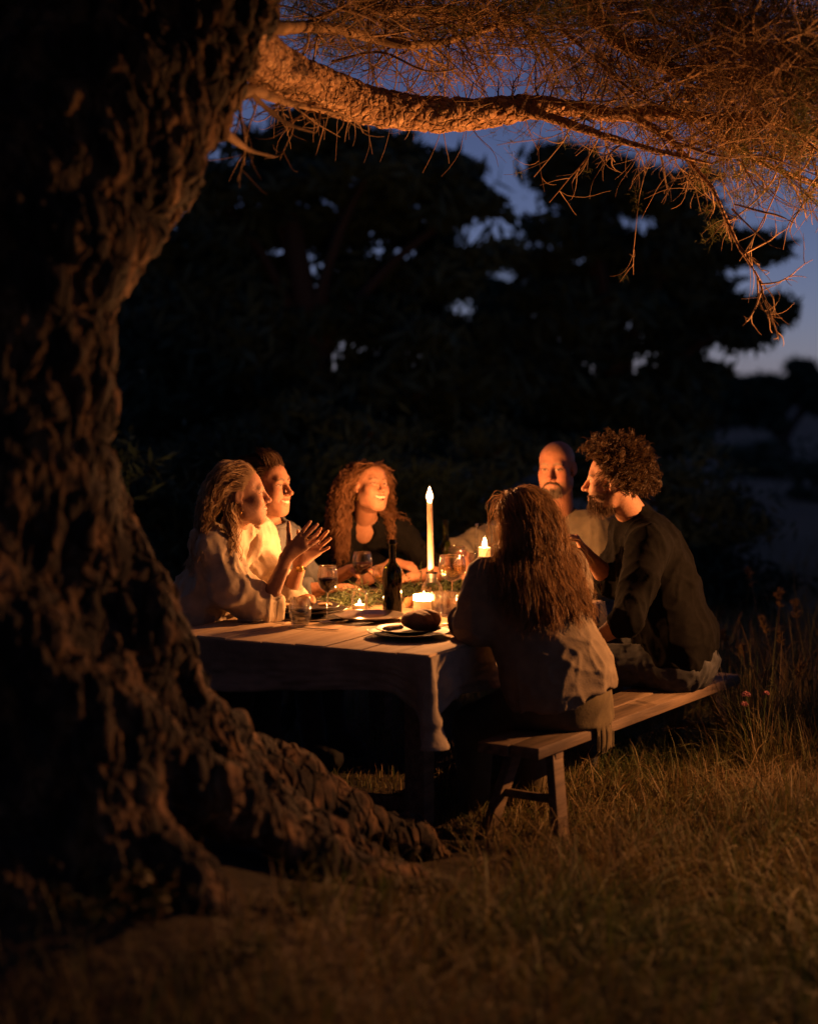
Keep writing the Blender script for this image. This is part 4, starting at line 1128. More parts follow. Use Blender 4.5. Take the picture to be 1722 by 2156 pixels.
def cranium():
    return [ell((0, -.018, .036), (.073, .091, .081)), ell((0, .028, .04), (.061, .057, .056), k=.03)]
def mouth_z(t, smile, mouth): return -.0672 - .0035 * mouth + (.0095 * smile + .003 * mouth) * t * t
def head_prims(smile=.5, mouth=.0, female=False, nose=1.0):
    f = .92 if female else 1.0
    L = cranium()
    L += [ell((0, .030, -.034), (.056 * f, .056, .078), k=.03)]
    L += chain([A(-.051 * f, -.004, -.05), A(-.046 * f, .012, -.075), A(-.018 * f, .062, -.100), A(.018 * f, .062, -.100), A(.046 * f, .012, -.075), A(.051 * f, -.004, -.05)], [.016, .017, .017, .017, .017, .016], .03)
    L += [ell((0, .074, -.101), (.017 * f, .015, .014), k=.02)]
    for s in (-1, 1):
        L += [ell((s * .043, .059, -.016), (.019, .018, .016), k=.03), ell((s * .033, .044, -.056), (.026 * f, .030, .034), k=.035),
              ell((s * (.034 + .004 * smile), .068, -.038 + .009 * smile), (.016, .0125 + .002 * smile, .013), k=.028)]
    L += [cap((-.034, .075, .026), (.034, .075, .026), .011 if female else .0135, k=.02)]
    for s in (-1, 1):
        L += [sub(ell((s * .031, .101, .006), (.018, .018, .013), k=.014))]
    for s in (-1, 1):
        L += [ell((s * .031, .0745, .004), (.0125, .0125, .0115), k=.003)]
        L += chain([A(s * .044, .071, .006), A(s * .036, .0832, .0115), A(s * .026, .0850, .0115), A(s * .017, .079, .006)], [.0028, .0036, .0036, .0028], .004)
        L += chain([A(s * .043, .071, .002), A(s * .035, .0825, -.0055 + .003 * smile), A(s * .025, .084, -.0055 + .003 * smile), A(s * .018, .079, .001)], [.0025, .003, .003, .0025], .004)
    n = nose
    L += [cap((0, .086, .018), (0, .086 + .026 * n, -.028), .0075, .0105, k=.014), ell((0, .087 + .027 * n, -.031), (.0105, .0105, .0095), k=.008)]
    for s in (-1, 1): L += [ell((s * .0125, .098, -.036), (.0085, .011, .0078), k=.008)]
    L += [ell((0, .076, -.068), (.030, .019, .024), k=.02)]
    for s in (-1, 1): L += [sub(cap((s * .0165, .099, -.041), (s * (.033 + .004 * smile), .084, -.066 + .006 * smile), .0022 + .0012 * smile, .002, .007))]
    cw = .023 + .008 * smile; cz = -.067 + .011 * smile; ly = .094
    if mouth > 0:
        for t in (-.75, -.38, 0, .38, .75):
            hh = (.0028 + .0062 * mouth) * (1 - .7 * t * t)
            L += [sub(ell((t * cw * .92, .097 - .011 * t * t, mouth_z(t, smile, mouth)), (cw * .3, .020, hh), k=.003))]
    L += chain([A(-cw, .081, cz), A(-.010, ly, -.0605 + .001 * smile), A(0, ly + .0015, -.062), A(.010, ly, -.0605 + .001 * smile), A(cw, .081, cz)], [.003, .0048, .0044, .0048, .003], .006)
    L += chain([A(-cw, .081, cz - .001), A(-.011, ly - .002, -.073 - .010 * mouth), A(.011, ly - .002, -.073 - .010 * mouth), A(cw, .081, cz - .001)], [.003, .0056, .0056, .003], .006)
    for s in (-1, 1):
        Re = np.array(Matrix.Rotation(math.radians(18 * s), 3, 'Z')) @ np.array(Matrix.Rotation(math.radians(-12), 3, 'X'))
        L += [ell((s * .0745, -.012, .000), (.0085, .0195, .031), Re, .008), sub(ell((s * .085, -.006, .004), (.007, .0105, .018), Re, .005)), ell((s * .0735, -.002, -.027), (.006, .008, .009), k=.006)]
    return L
def seg_d(q, pts):
    d = np.full(len(q), 9.0)
    for a, b in zip(pts[:-1], pts[1:]):
        a, b = np.asarray(a), np.asarray(b); t = np.clip((q - a) @ (b - a) / ((b - a) @ (b - a)), 0, 1)
        d = np.minimum(d, np.linalg.norm(q - a - t[:, None] * (b - a), axis=1))
    return d
def paint_head(q, skin, smile, mouth, female, brow, gaze=0.0, stub=None, stub_col=None):
    """albedo per vertex: lips, brows, eyes, teeth"""
    n = vnoise(q, 70, 3) * .05 + vnoise(q, 25, 4) * .05
    c = np.tile(np.asarray(skin, float), (len(q), 1)) * (1 + n)[:, None]
    # ruddier cheeks and nose
    ck = np.exp(-((np.abs(q[:, 0]) - .04) / .02) ** 2 - ((q[:, 2] + .03) / .022) ** 2) * (q[:, 1] > .04) + np.exp(-(q[:, 0] / .014) ** 2 - ((q[:, 2] + .03) / .016) ** 2) * (q[:, 1] > .09)
    c = c * (1 - ck[:, None] * A(.02, .16, .14))
    if stub is not None:
        m = stub(q)[:, None]; c = c * (1 - m) + np.asarray(stub_col) * m
    cw = .023 + .008 * smile; cz = -.067 + .011 * smile; ly = .094
    up = seg_d(q, [A(-cw, .081, cz), A(-.010, ly, -.0605), A(.010, ly, -.0605), A(cw, .081, cz)])
    lo = seg_d(q, [A(-cw, .081, cz), A(-.011, ly - .002, -.073 - .010 * mouth), A(.011, ly - .002, -.073 - .010 * mouth), A(cw, .081, cz)])
    lip = sstep(.0075, .0055, np.minimum(up, lo))[:, None] * (.9 if female else .6)
    c = c * (1 - lip) + A(.36, .12, .095) * lip
    if mouth > 0:
        t = q[:, 0] / (cw * .95); zc = mouth_z(t, smile, mouth); hh = (.0034 + .0066 * mouth) * (1 - .7 * t * t)
        inm = (np.abs(t) < 1.02) & (np.abs(q[:, 2] - zc) < hh) & (q[:, 1] > .055)
        th = inm & (q[:, 2] > zc - hh * (.75 - .65 * mouth))
        c[inm] = A(.12, .025, .02); c[th] = A(.55, .47, .37)
    for s in (-1, 1):
        bd = seg_d(q * A(1, .35, 1), [A(s * .014, .03, .024), A(s * .030, .029, .0295), A(s * .046, .024, .024)])
        b = sstep(.0080, .0042, bd)[:, None] * (q[:, 1] > .05)[:, None] * (.75 if female else .9)
        c = c * (1 - b) + np.asarray(brow) * b
        e = np.sqrt(((q[:, 0] - s * .031) / .0125) ** 2 + ((q[:, 2] - .0032) / (.0046 - .0014 * smile)) ** 2); front = q[:, 1] > .07
        c[(e < 1.55) & (e > 1.0) & front & (q[:, 2] > .001)] *= .22
        c[(e < 1.0) & front] = A(.40, .33, .27)
        ir = np.hypot(q[:, 0] - s * .031 - gaze, q[:, 2] - .0035)
        c[(ir < .0068) & (e < 1.05) & front] = A(.045, .028, .018)
    return c

def arm_prims(sh, el, wr, r=1.0):
    m = el + (wr - el) * .3
    return [cap(sh, el, .046 * r, .038 * r, .02), cap(el, m, .037 * r, .039 * r, .015), cap(m, wr, .039 * r, .0255 * r, .015)]
def hand_prims(w, f, n, thumb, curl=(.35, .35, .35, .4), spread=.12, s=1.0, thumb_open=.8, thumb_curl=.25):
    """w wrist, f direction of the fingers, n the way the palm faces, thumb the side of the thumb"""
    f = unit(f); l = unit(np.asarray(thumb, float) - f * (np.asarray(thumb) @ f)); nn = np.cross(f, l); nn = nn if nn @ np.asarray(n) > 0 else -nn
    L = [cap(w - f * .02 * s, w + f * .02 * s, .026 * s, .024 * s, .015, (nn, 1.2))]
    offs = [.029, .010, -.009, -.027]; kn = [.088, .092, .086, .077]; ln = [.072, .081, .075, .058]
    for i in range(4):
        k0 = w + f * kn[i] * s + l * offs[i] * s
        L += [cap(w + f * .012 * s + l * offs[i] * .55 * s, k0, .0135 * s, .0108 * s, .014)]
    for i in range(4):
        p = w + f * kn[i] * s + l * offs[i] * s; d = unit(f + l * spread * (1.5 - i)); a = curl[i]
        r = .0093 * s * (1, 1.03, .97, .86)[i]
        for j, fr in enumerate((.45, .31, .24)):
            th = a * (.8, 1.1, .8)[j]; d = unit(d * math.cos(th) + nn * math.sin(th)); p2 = p + d * ln[i] * fr * s
            L += [cap(p, p2, r, r * .9, .003)]; p = p2; r *= .9
            nn_ = unit(nn - d * (nn @ d)) if abs(nn @ d) < .98 else nn
    p = w + f * .028 * s + l * .026 * s + nn * .008 * s; d = unit(f * .65 + l * thumb_open + nn * .25)
    L += [cap(w + f * .01 * s + l * .014 * s, p, .016 * s, .0145 * s, .012)]
    for ln_, r, r2, b in ((.038, .0135, .0112, 0), (.032, .011, .0098, thumb_curl), (.026, .0098, .0078, thumb_curl)):
        d = unit(d + (nn * .4 - l * .7 + f * .3) * b); p2 = p + d * ln_ * s; L += [cap(p, p2, r * s, r2 * s, .004)]; p = p2
    return L

def torso_prims(pc, nb, SL, SR, female=False, w=1.0):
    up = unit(nb - pc); rt = unit(SR - SL); fw = unit(np.cross(up, rt)); rt = np.cross(fw, up); R = np.stack([rt, fw, up], 1); H = np.linalg.norm(nb - pc)
    mid = (SL + SR) / 2
    L = [ell(pc, (.17 * w, .125 * w, .12), R, .06), ell(pc + up * H * .33, (.135 * w, .10 * w, .14), R, .08), ell(pc + up * H * .62 + fw * .01, (.15 * w, .112 * w, .17), R, .08)]
    L += [cap(SL, mid, .058 * w, .075 * w, .06), cap(mid, SR, .075 * w, .058 * w, .06)]
    L += [cap(nb + up * .035, SL + (mid - SL) * .35 + up * .012, .045, .045, .05), cap(nb + up * .035, SR + (mid - SR) * .35 + up * .012, .045, .045, .05)]
    if female:
        for s in (-1, 1): L += [ell(pc + up * H * .60 + fw * .085 + rt * s * .07, (.058, .055, .06), R, .05)]
    return L, (rt, fw, up)
def folds(V, F, amp, freq, stretch=(1, 1, .4), seed=0, fine=.4):
    N = vnormals(V, F); q = V * np.asarray(stretch) + .35 / freq * np.stack([vnoise(V, freq * .6, seed + 1), vnoise(V, freq * .6, seed + 2), vnoise(V, freq * .6, seed + 3)], 1)
    r1 = 2.2 * (1 - np.abs(vnoise(q, freq, seed))) ** 4 - .7; r2 = 2.2 * (1 - np.abs(vnoise(q, freq * 2.1, seed + 5))) ** 4 - .7
    return V + N * (amp * .78 * (r1 * .7 + fine * r2))[:, None]
def leg_prims(hip, kn, an, toe, r=1.0):
    return [cap(hip, kn, .088 * r, .062 * r, .04), cap(kn, an, .06 * r, .042 * r, .03), cap(an, toe, .042 * r, .034 * r, .02)]

HAIR_Y = [-.12, -.05, -.01, .012, .035, .055, .08]
HAIR_Z = [-.075, -.055, .002, .012, .045, .072, .088]
def hairline(q, front=0.0): return q[:, 2] > np.interp(q[:, 1], HAIR_Y, HAIR_Z) + front
def scalp_roots(n, rng, front=0.0, back=0.0):
    out = np.zeros((0, 3)); hp = cranium()
    while len(out) < n:
        d = rng.normal(size=(n * 3, 3)); d /= np.linalg.norm(d, axis=1, keepdims=True)
        q = A(0, -.018, .036) + d * A(.073, .091, .081)
        for _ in range(2): q = q - d * sdf_at(hp, q)[:, None]
        out = np.concatenate([out, q[hairline(q, front) & (q[:, 2] > -.075 + back)]])
    return out[:n]
def strands(R, c, s, roots, comb, length, nseg, body, rng, g=.5, stiff=.75, lift=(.004, .02), clumps=60, clump=.6, wave=.006, wfreq=10.0, frizz=.002, noise=.0, hold=.6):
    """grow hair: roots local, comb(q) -> local direction field, body: primitives it lies on"""
    n = len(roots); p = c + (roots * s) @ R.T
    nrm = roots - A(0, -.018, .036); nrm /= np.linalg.norm(nrm, axis=1, keepdims=True)
    d = (comb(roots) + nrm * .25) @ R.T; d /= np.linalg.norm(d, axis=1, keepdims=True)
    off = rng.uniform(lift[0], lift[1], n); L = length if np.ndim(length) else np.full(n, length)
    st = L / (nseg - 1); C = np.zeros((n, nseg, 3)); C[:, 0] = p
    hp = [xf(x, R, c, s) for x in cranium()]; allb = hp + list(body)
    for k in range(1, nseg):
        q = ((p - c) @ R) / s
        near = np.exp(-np.maximum(np.linalg.norm(q - A(0, -.018, .036), axis=1) - .1, 0) / .05)[:, None]
        cd = comb(q) @ R.T
        d = d * stiff + (cd * near * hold + A(0, 0, -1) * g * (1 - hold * near)) * (1 - stiff) + rng.normal(size=d.shape) * noise
        d /= np.linalg.norm(d, axis=1, keepdims=True); p = p + d * st[:, None]
        lim = off * min(1, k / 3)
        for _ in range(2):
            dd = sdf_at(allb, p); bad = dd < lim
            if bad.any():
                e = 1e-3; pb = p[bad]; gr_ = np.stack([sdf_at(allb, pb + A(*(e if i == j else 0 for j in range(3)))) - dd[bad] for i in range(3)], 1)
                gr_ /= np.linalg.norm(gr_, axis=1, keepdims=True) + 1e-9; p[bad] = pb + gr_ * (lim - dd)[bad][:, None]
        C[:, k] = p; d = C[:, k] - C[:, k - 1]; d /= np.linalg.norm(d, axis=1, keepdims=True) + 1e-9
    if clumps:
        lead = rng.choice(n, min(clumps, n), replace=False)
        i = np.argmin(((roots[:, None] - roots[lead][None]) ** 2).sum(2), 1); t = np.linspace(0, 1, nseg)[None, :, None]
        w = clump * np.minimum(t * 1.6, 1) ** 1.2; C = C * (1 - w) + C[lead[i]] * w + (roots - roots[lead[i]])[:, None, :] @ R.T * s * w * .25
        ph = rng.uniform(0, 6.28, len(lead))[i]; fr = rng.uniform(.7, 1.3, len(lead))[i] * wfreq
    else: ph = rng.uniform(0, 6.28, n); fr = np.full(n, wfreq)
    T, N, B = frames(C); arc = np.linspace(0, 1, nseg)[None] * L[:, None]; ramp = np.minimum(arc / .08, 1)
    ph2 = ph[:, None] + rng.normal(size=(n, 1)) * .35
    C = C + (N * np.sin(arc * fr[:, None] * 6.28 + ph2)[..., None] + B * np.cos(arc * fr[:, None] * 6.28 * .9 + ph2)[..., None]) * (wave * ramp)[..., None]
    fz = rng.normal(size=C.shape); fz[:, 1:-1] = (fz[:, :-2] + fz[:, 1:-1] + fz[:, 2:]) / 3; fz = np.cumsum(fz, axis=1) * frizz; C = C + fz * ramp[..., None]
    return C
def hair_mesh(C, r, rng, sides=3):
    """flat ribbons, one quad a step"""
    n, k, _ = C.shape; pr_ = np.concatenate([[.8], np.linspace(1, .9, k - 3), [.7, .25]])
    T, N, B = frames(C); a = rng.uniform(0, np.pi, (n, 1, 1)); W = (N * np.cos(a) + B * np.sin(a)) * (pr_[None] * (r * rng.uniform(.7, 1.3, n))[:, None])[..., None]
    V = np.stack([C - W, C + W], 2).reshape(-1, 3)
    i = (np.arange(n)[:, None] * k + np.arange(k - 1)[None]).ravel() * 2
    return V, np.stack([i, i + 1, i + 3, i + 2], 1)
def scalp_cap(R, c, s, thick, front=0.0):
    pr_ = cranium(); V, F = sdf_mesh(pr_, .005, infl=thick)
    keep = hairline(V, front)
    keep = keep[F].all(1); F = F[keep]; u = np.unique(F); mp_ = np.full(len(V), -1); mp_[u] = np.arange(len(u))
    return c + (V[u] * s) @ R.T, mp_[F]

m_skin = mat('skin', (1, .96, .94), .6, (.86, .78, .74), 60, 4, .0012, 130, attr=True, sss=.1, spec=.25)
def hair_mat(name, c1, c2): return mat(name, c1, .55, c2, 14, 3, transl=.42, spec=.25, contrast=(.3, .7))

class Person:
    def __init__(s, label, base):
        s.o = np.asarray(base, float); s.t = thing('person', label, 'person', s.o); s.parts = []; s.cols = []
    def add(s, VF, col):
        V, F = VF; s.parts.append((V, F)); s.cols.append(np.broadcast_to(np.asarray(col, float), (len(V), 3)))
    def head(s, c, fw, roll=0, sc=1.0, neck=None, smile=.5, mouth=0, female=False, skin=(.46, .27, .18), brow=(.06, .035, .02), gaze=0, stub=None, stub_col=None, nose=1.0, h=.0038, neck_r=.05):
        R = basis(fw, roll); s.R, s.c, s.sc = R, np.asarray(c, float), sc
        hp = [xf(p, R, s.c, sc) for p in head_prims(smile, mouth, female, nose)]
        s.headp = hp
        nk = [cap(s.c + R @ A(0, -.022, -.055) * sc, neck, neck_r * sc, (neck_r + .006) * sc, .03)]
        V, F = sdf_mesh(nk + hp, h)
        q = ((V - s.c) @ R) / sc
        s.add((V, F), paint_head(q, skin, smile, mouth, female, brow, gaze, stub, stub_col)); s.skin = np.asarray(skin); s.neckp = nk
    def arm(s, sh, el, wr, f, n, thumb, r=1.0, hs=1.0, h=.0046, **kw):
        pr_ = arm_prims(sh, el, wr, r) + hand_prims(wr, f, n, thumb, s=hs, **kw)
        V, F = sdf_mesh(pr_, h); c = s.skin * (1 + .06 * vnoise(V, 40, 2) + .05 * vnoise(V, 110, 3))[:, None]
        s.add((V, F), c)
    def torso(s, prims, h=.02):
        s.add(sdf_mesh([dict(p) for p in prims], h, infl=-.012), s.skin)
    def finish(s):
        V, F = merge(s.parts); obj('body', V, F, m_skin, s.t, col=np.concatenate(s.cols), off=s.o)
    def wear(s, name, prims, m, h=.008, infl=.0, amp=.008, freq=8, stretch=(1, 1, .4), seed=0, it=1, fine=.4, extra=None, post=None):
        V, F = sdf_mesh(prims, h, infl=infl, extra=extra)
        V = relax(V, F, it)
        V = folds(V, F, amp, freq, stretch, seed, fine)
        V = folds(V, F, amp * .5, freq * 2.1, (.55, 1.0, .8), seed + 40, .3)
        if post is not None: V = post(V, F)
        return obj(name, V, F, m, s.t, off=s.o)
    def part(s, name, V, F, m, smooth=True, on=None):
        return obj(name, V, F, m, on or s.t, smooth, off=s.o)

def ring(c, ax, r, tube, n=20):
    ax = unit(ax); u = unit(np.cross(ax, A(.3, .2, .9))); v = np.cross(ax, u); a = np.linspace(0, 2 * np.pi, n)
    return tubes(c + r * (np.cos(a)[:, None] * u + np.sin(a)[:, None] * v), np.full(n, tube), 6)

# ---- 1: the woman with pale wavy hair, hands raised, at the near left
m_blouse = mat('cream_blouse', (.55, .44, .31), .85, (.47, .37, .26), 22, 4, .0012, 120, transl=.12)
m_gold = mat('gold', (.7, .45, .15), .3, metal=1.0)
m_dark_cloth = mat('dark_trousers', (.03, .03, .035), .9, (.02, .02, .024), 20)
m_denim = mat('faded_denim', (.04, .042, .046), .95, (.022, .024, .028), 30, bump=.001, bscale=300)
def woman_cream():
    rng = np.random.default_rng(101)
    pc = A(-1.04, 7.52, .53); SR, SL = P(448, 1148, 7.42), P(540, 1132, 7.80); nb = (SR + SL) / 2 + A(.012, -.02, .035)
    pn = Person('person in a loose cream blouse with long pale wavy hair, gesturing with both hands', (pc[0], pc[1], 0))
    pn.head(P(508, 1043, 7.47), A(.985, .10, .08), .03, 1.04, nb, .8, .4, True, (.36, .20, .125), (.2, .13, .08), .0, nose=.92)
    tp_, (rt, fw, up) = torso_prims(pc, nb, SL, SR, True, .95)
    pn.torso(tp_)
    elR, wrR = A(-.612, 7.40, .764), P(608, 1168, 7.39)
    elL, wrL = P(607, 1258, 7.72), P(636, 1180, 7.62)
    pn.arm(SR, elR, wrR, P(696, 1088, 7.36) - P(608, 1168, 7.39), A(.2, .9, -.2), A(-.5, .1, .8), .95, 1.02, curl=(.10, .16, .24, .34), spread=.13, thumb_open=1.0, thumb_curl=.05)
    pn.arm(SL, elL, wrL, P(712, 1108, 7.62) - wrL, A(.2, -.9, .3), A(-.55, 0, .83), .95, 1.0, curl=(.12, .14, .2, .3), spread=.16, thumb_open=1.1, thumb_curl=.05)
    pn.finish()
    cR = elR + (wrR - elR) * .12; cL = elL + (wrL - elL) * .10
    sl = []
    for sh, el, cu, wr in ((SR, elR, cR, wrR), (SL, elL, cL, wrL)):
        mid = (sh + el) / 2 + A(-.03, -.01, -.03); d = unit(wr - el)
        sl += [cap(sh, mid, .068, .078, .04), cap(mid, el - A(.01, 0, -.01), .078, .062, .04), cap(el, cu, .060, .046, .03), sub(cap(cu + d * .066, cu + d * .16, .056), .01)]
    bl = sl + tp_ + [ell(pc + up * .12, (.19, .16, .16), np.stack([rt, fw, up], 1), .08)]
    bl += [sub(cap(nb + fw * .02 + up * .02, nb + fw * .03 + up * .16, .056, .075), .012), sub(ell(nb + fw * .11 + up * -.03, (.036, .09, .1), np.stack([rt, fw, up], 1)), .012)]
    bl_ = pn.wear('blouse', bl, m_blouse, .0085, .016, .013, 9, (1, 1, .35), 5, 1, .5)
    # gathered cuff and front pleats
    for c_, d in ((cR, wrR - elR), (cL, wrL - elL)):
        V, F = ring(c_ - unit(d) * .004, d, .05, .006, 40); V = V + vnormals(V, F) * (.004 * np.sin(np.arange(len(V)) * 2.1))[:, None]; pn.part('cuff', V, F, m_blouse, on=bl_)
    # long skirt under the table
    hL, hR = pc + A(.08, .1, -.03), pc + A(.0, -.1, -.03)
    kn = [pc + TR * .42 + TV * .1 + A(0, 0, -.02), pc + TR * .42 - TV * .1 + A(0, 0, -.02)]
    sk = []
    for h_, k_ in zip((hL, hR), kn): sk += leg_prims(h_, k_, k_ + A(.02, 0, -.42), k_ + TR * .14 + A(0, 0, -.46), 1.1)
    pn.wear('skirt', sk + [ell(pc, (.2, .2, .13), k=.06)], m_dark_cloth, .016, .012, .012, 8, seed=9)
    # hair: drawn back past the ear, waves over the shoulder
    body = [dict(p) for p in tp_] + pn.neckp
    for p in body: p['ra' if p['t'] == 'cap' else 'k'] = p.get('ra', p['k']) + (.016 if p['t'] == 'cap' else 0)
    m = hair_mat('pale_hair', (.60, .43, .25), (.36, .23, .12))
    rts = scalp_roots(2000, rng, .004)
    def comb(q):
        o = np.stack([np.sign(q[:, 0]) * .10 * (q[:, 1] > -.03) + 0 * q[:, 0], -1.0 + 0 * q[:, 0], .25 * (q[:, 1] > .02) - 14.0 * np.maximum(-q[:, 1] - .015, 0)], 1); return o / np.linalg.norm(o, axis=1, keepdims=True)
    C = strands(pn.R, pn.c, pn.sc, rts, comb, rng.uniform(.26, .40, 2000), 18, body, rng, .9, .55, (.003, .026), 120, .66, .013, 9, .0010, hold=.97)
    # locks brought forward over the shoulder
    n2 = 700; u = rng.uniform(-1, 1, n2)
    r2 = np.stack([np.where(u > 0, 1, -1) * .068 + 0 * u, -.052 + rng.normal(size=n2) * .012, -.005 + rng.normal(size=n2) * .014], 1)
    def comb2(q): o = np.stack([np.sign(q[:, 0]) * .25, .12 + 0 * q[:, 0], -1.0 + 0 * q[:, 0]], 1); return o / np.linalg.norm(o, axis=1, keepdims=True)
    C2 = strands(pn.R, pn.c, pn.sc, r2, comb2, rng.uniform(.24, .36, n2), 18, body, rng, 1.0, .6, (.006, .03), 22, .85, .011, 9, .0014)
    V, F = merge([hair_mesh(C, .0013, rng), hair_mesh(C2, .0013, rng), scalp_cap(pn.R, pn.c, pn.sc, .004, .004)])
    pn.part('hair', V, F, m)
    # jewellery
    e0 = pn.c + pn.R @ A(.0765, -.004, -.043) * pn.sc
    V, F = ring(e0 - A(0, 0, .012), pn.R[:, 0], .009, .0013); pn.part('earring', V, F, m_gold)
    V, F = sdf_mesh([ell(e0 - A(0, 0, .026), (.005, .005, .005))], .0018); pn.part('earring', V, F, m_gold)
    fd = unit(P(696, 1088, 7.36) - P(608, 1168, 7.39))
    V, F = ring(wrR + fd * .105, fd, .0105, .0018); pn.part('finger_ring', V, F, m_gold)
    ax = unit(wrL - elL)
    w0 = wrL - ax * .022
    parts = []
    for k in range(12):
        a = k / 12 * 6.283; u = unit(np.cross(ax, A(0, 0, 1))); v = np.cross(ax, u); rr = np.stack([u * math.cos(a) + v * math.sin(a), ax, -u * math.sin(a) + v * math.cos(a)], 1)
        parts.append(box(w0 + .030 * (u * math.cos(a) + v * math.sin(a)), (.005, .016, .0135), rr, .001))
    V, F = merge(parts); ws = pn.part('watch_strap', V, F, m_iron, False)
    u = unit(A(.2, -1, .2) - ax * (A(.2, -1, .2) @ ax)); v = np.cross(ax, u)
    V, F = lathe([(.015, -.004), (.0165, -.002), (.0165, .003), (.014, .005)], 24); V = w0 + u * .034 + V @ np.stack([ax, v, u], 1).T; pn.part('watch_face', V, F, m_gold, on=ws)
woman_cream()

# ---- 2: the man beside her, swept-back hair, denim shirt
m_shirt = mat('denim_shirt', (.085, .085, .085), .9, (.06, .062, .066), 25, 5, .001, 200)
def man_denim():
    rng = np.random.default_rng(102)
    pc = A(-.80, 8.12, .53); SR, SL = P(515, 1150, 7.80), P(600, 1140, 8.12); SR[0] += .02
    nb = (SR + SL) / 2 + A(.01, -.02, .05)
    pn = Person('person with short swept-back dark hair in an open denim shirt, smiling', (pc[0], pc[1], 0))
    pn.head(P(562, 1024, 7.88), A(.88, -.46, .05), .02, 1.09, nb, .8, .25, False, (.28, .145, .086), (.05, .03, .018), .0, neck_r=.054)
    tp_, (rt, fw, up) = torso_prims(pc, nb, SL, SR, False, 1.05); pn.torso(tp_)
    elR, wrR = P(612, 1250, 7.95), P(690, 1238, 7.92)
    elL, wrL = P(655, 1238, 8.18), P(742, 1200, 8.12)
    pn.arm(SL, elL, wrL, P(800, 1200, 8.02) - wrL, A(0, .1, -1), A(-.2, -1, .2), 1.05, 1.0, curl=(.25, .28, .3, .34), spread=.06, thumb_open=.6)
    pn.arm(SR, elR, wrR, P(745, 1236, 7.9) - wrR, A(0, 0, -1), A(.2, 1, .1), 1.05, 1.0, curl=(.3, .3, .3, .3), spread=.06, thumb_open=.6)
    pn.finish()
    sl = []
    for sh, el, wr in ((SR, elR, wrR), (SL, elL, wrL)):
        d = unit(wr - el); cu = el + d * .06
        sl += [cap(sh, el, .062, .052, .04), cap(el, cu, .052, .05, .02), sub(cap(cu + d * .066, cu + d * .15, .056), .008)]
    sh_ = sl + tp_ + [sub(cap(nb + fw * .015 + up * .03, nb + fw * .03 + up * .16, .058, .07), .01), sub(ell(nb + fw * .12 + up * -.05, (.03, .09, .1), np.stack([rt, fw, up], 1)), .01)]
    st_ = pn.wear('shirt', sh_, m_shirt, .010, .014, .010, 9, (1, 1, .45), 15)
    V, F = ring(nb + up * .045 - fw * .004, up - fw * .35, .068, .014, 32); pn.part('collar', V, F, m_shirt, on=st_)
    hL, hR = pc + TV * .1, pc - TV * .1; sk = []
    for h_ in (hL, hR):
        k_ = h_ + TR * .44 + A(0, 0, -.01); sk += leg_prims(h_, k_, k_ + A(.03, 0, -.42), k_ + TR * .15 + A(0, 0, -.46))
    pn.wear('trousers', sk + [ell(pc, (.17, .17, .12), k=.06)], m_dark_cloth, .016, .01, .008, 9, seed=4)
    m = hair_mat('dark_brown_hair', (.10, .055, .028), (.05, .026, .014))
    rts = scalp_roots(1800, rng, -.004)
    def comb(q): o = np.stack([q[:, 0] * 3 + .15, -1.0 + 0 * q[:, 0], 15 * np.clip(q[:, 1] - .02, 0, .03) + .30 - 8 * np.maximum(-q[:, 1] + .01, 0)], 1); return o / np.linalg.norm(o, axis=1, keepdims=True)
    L = np.where(rts[:, 2] > .06, rng.uniform(.07, .115, 1800), np.where(rts[:, 2] > .02, rng.uniform(.03, .06, 1800), rng.uniform(.012, .025, 1800)))
    C = strands(pn.R, pn.c, pn.sc, rts, comb, L, 10, pn.neckp, rng, .3, .6, (.008, .034), 60, .75, .005, 14, .001, hold=.9)
    V, F = merge([hair_mesh(C, .0013, rng), scalp_cap(pn.R, pn.c, pn.sc, .004, .003)]); pn.part('hair', V, F, m)
man_denim()

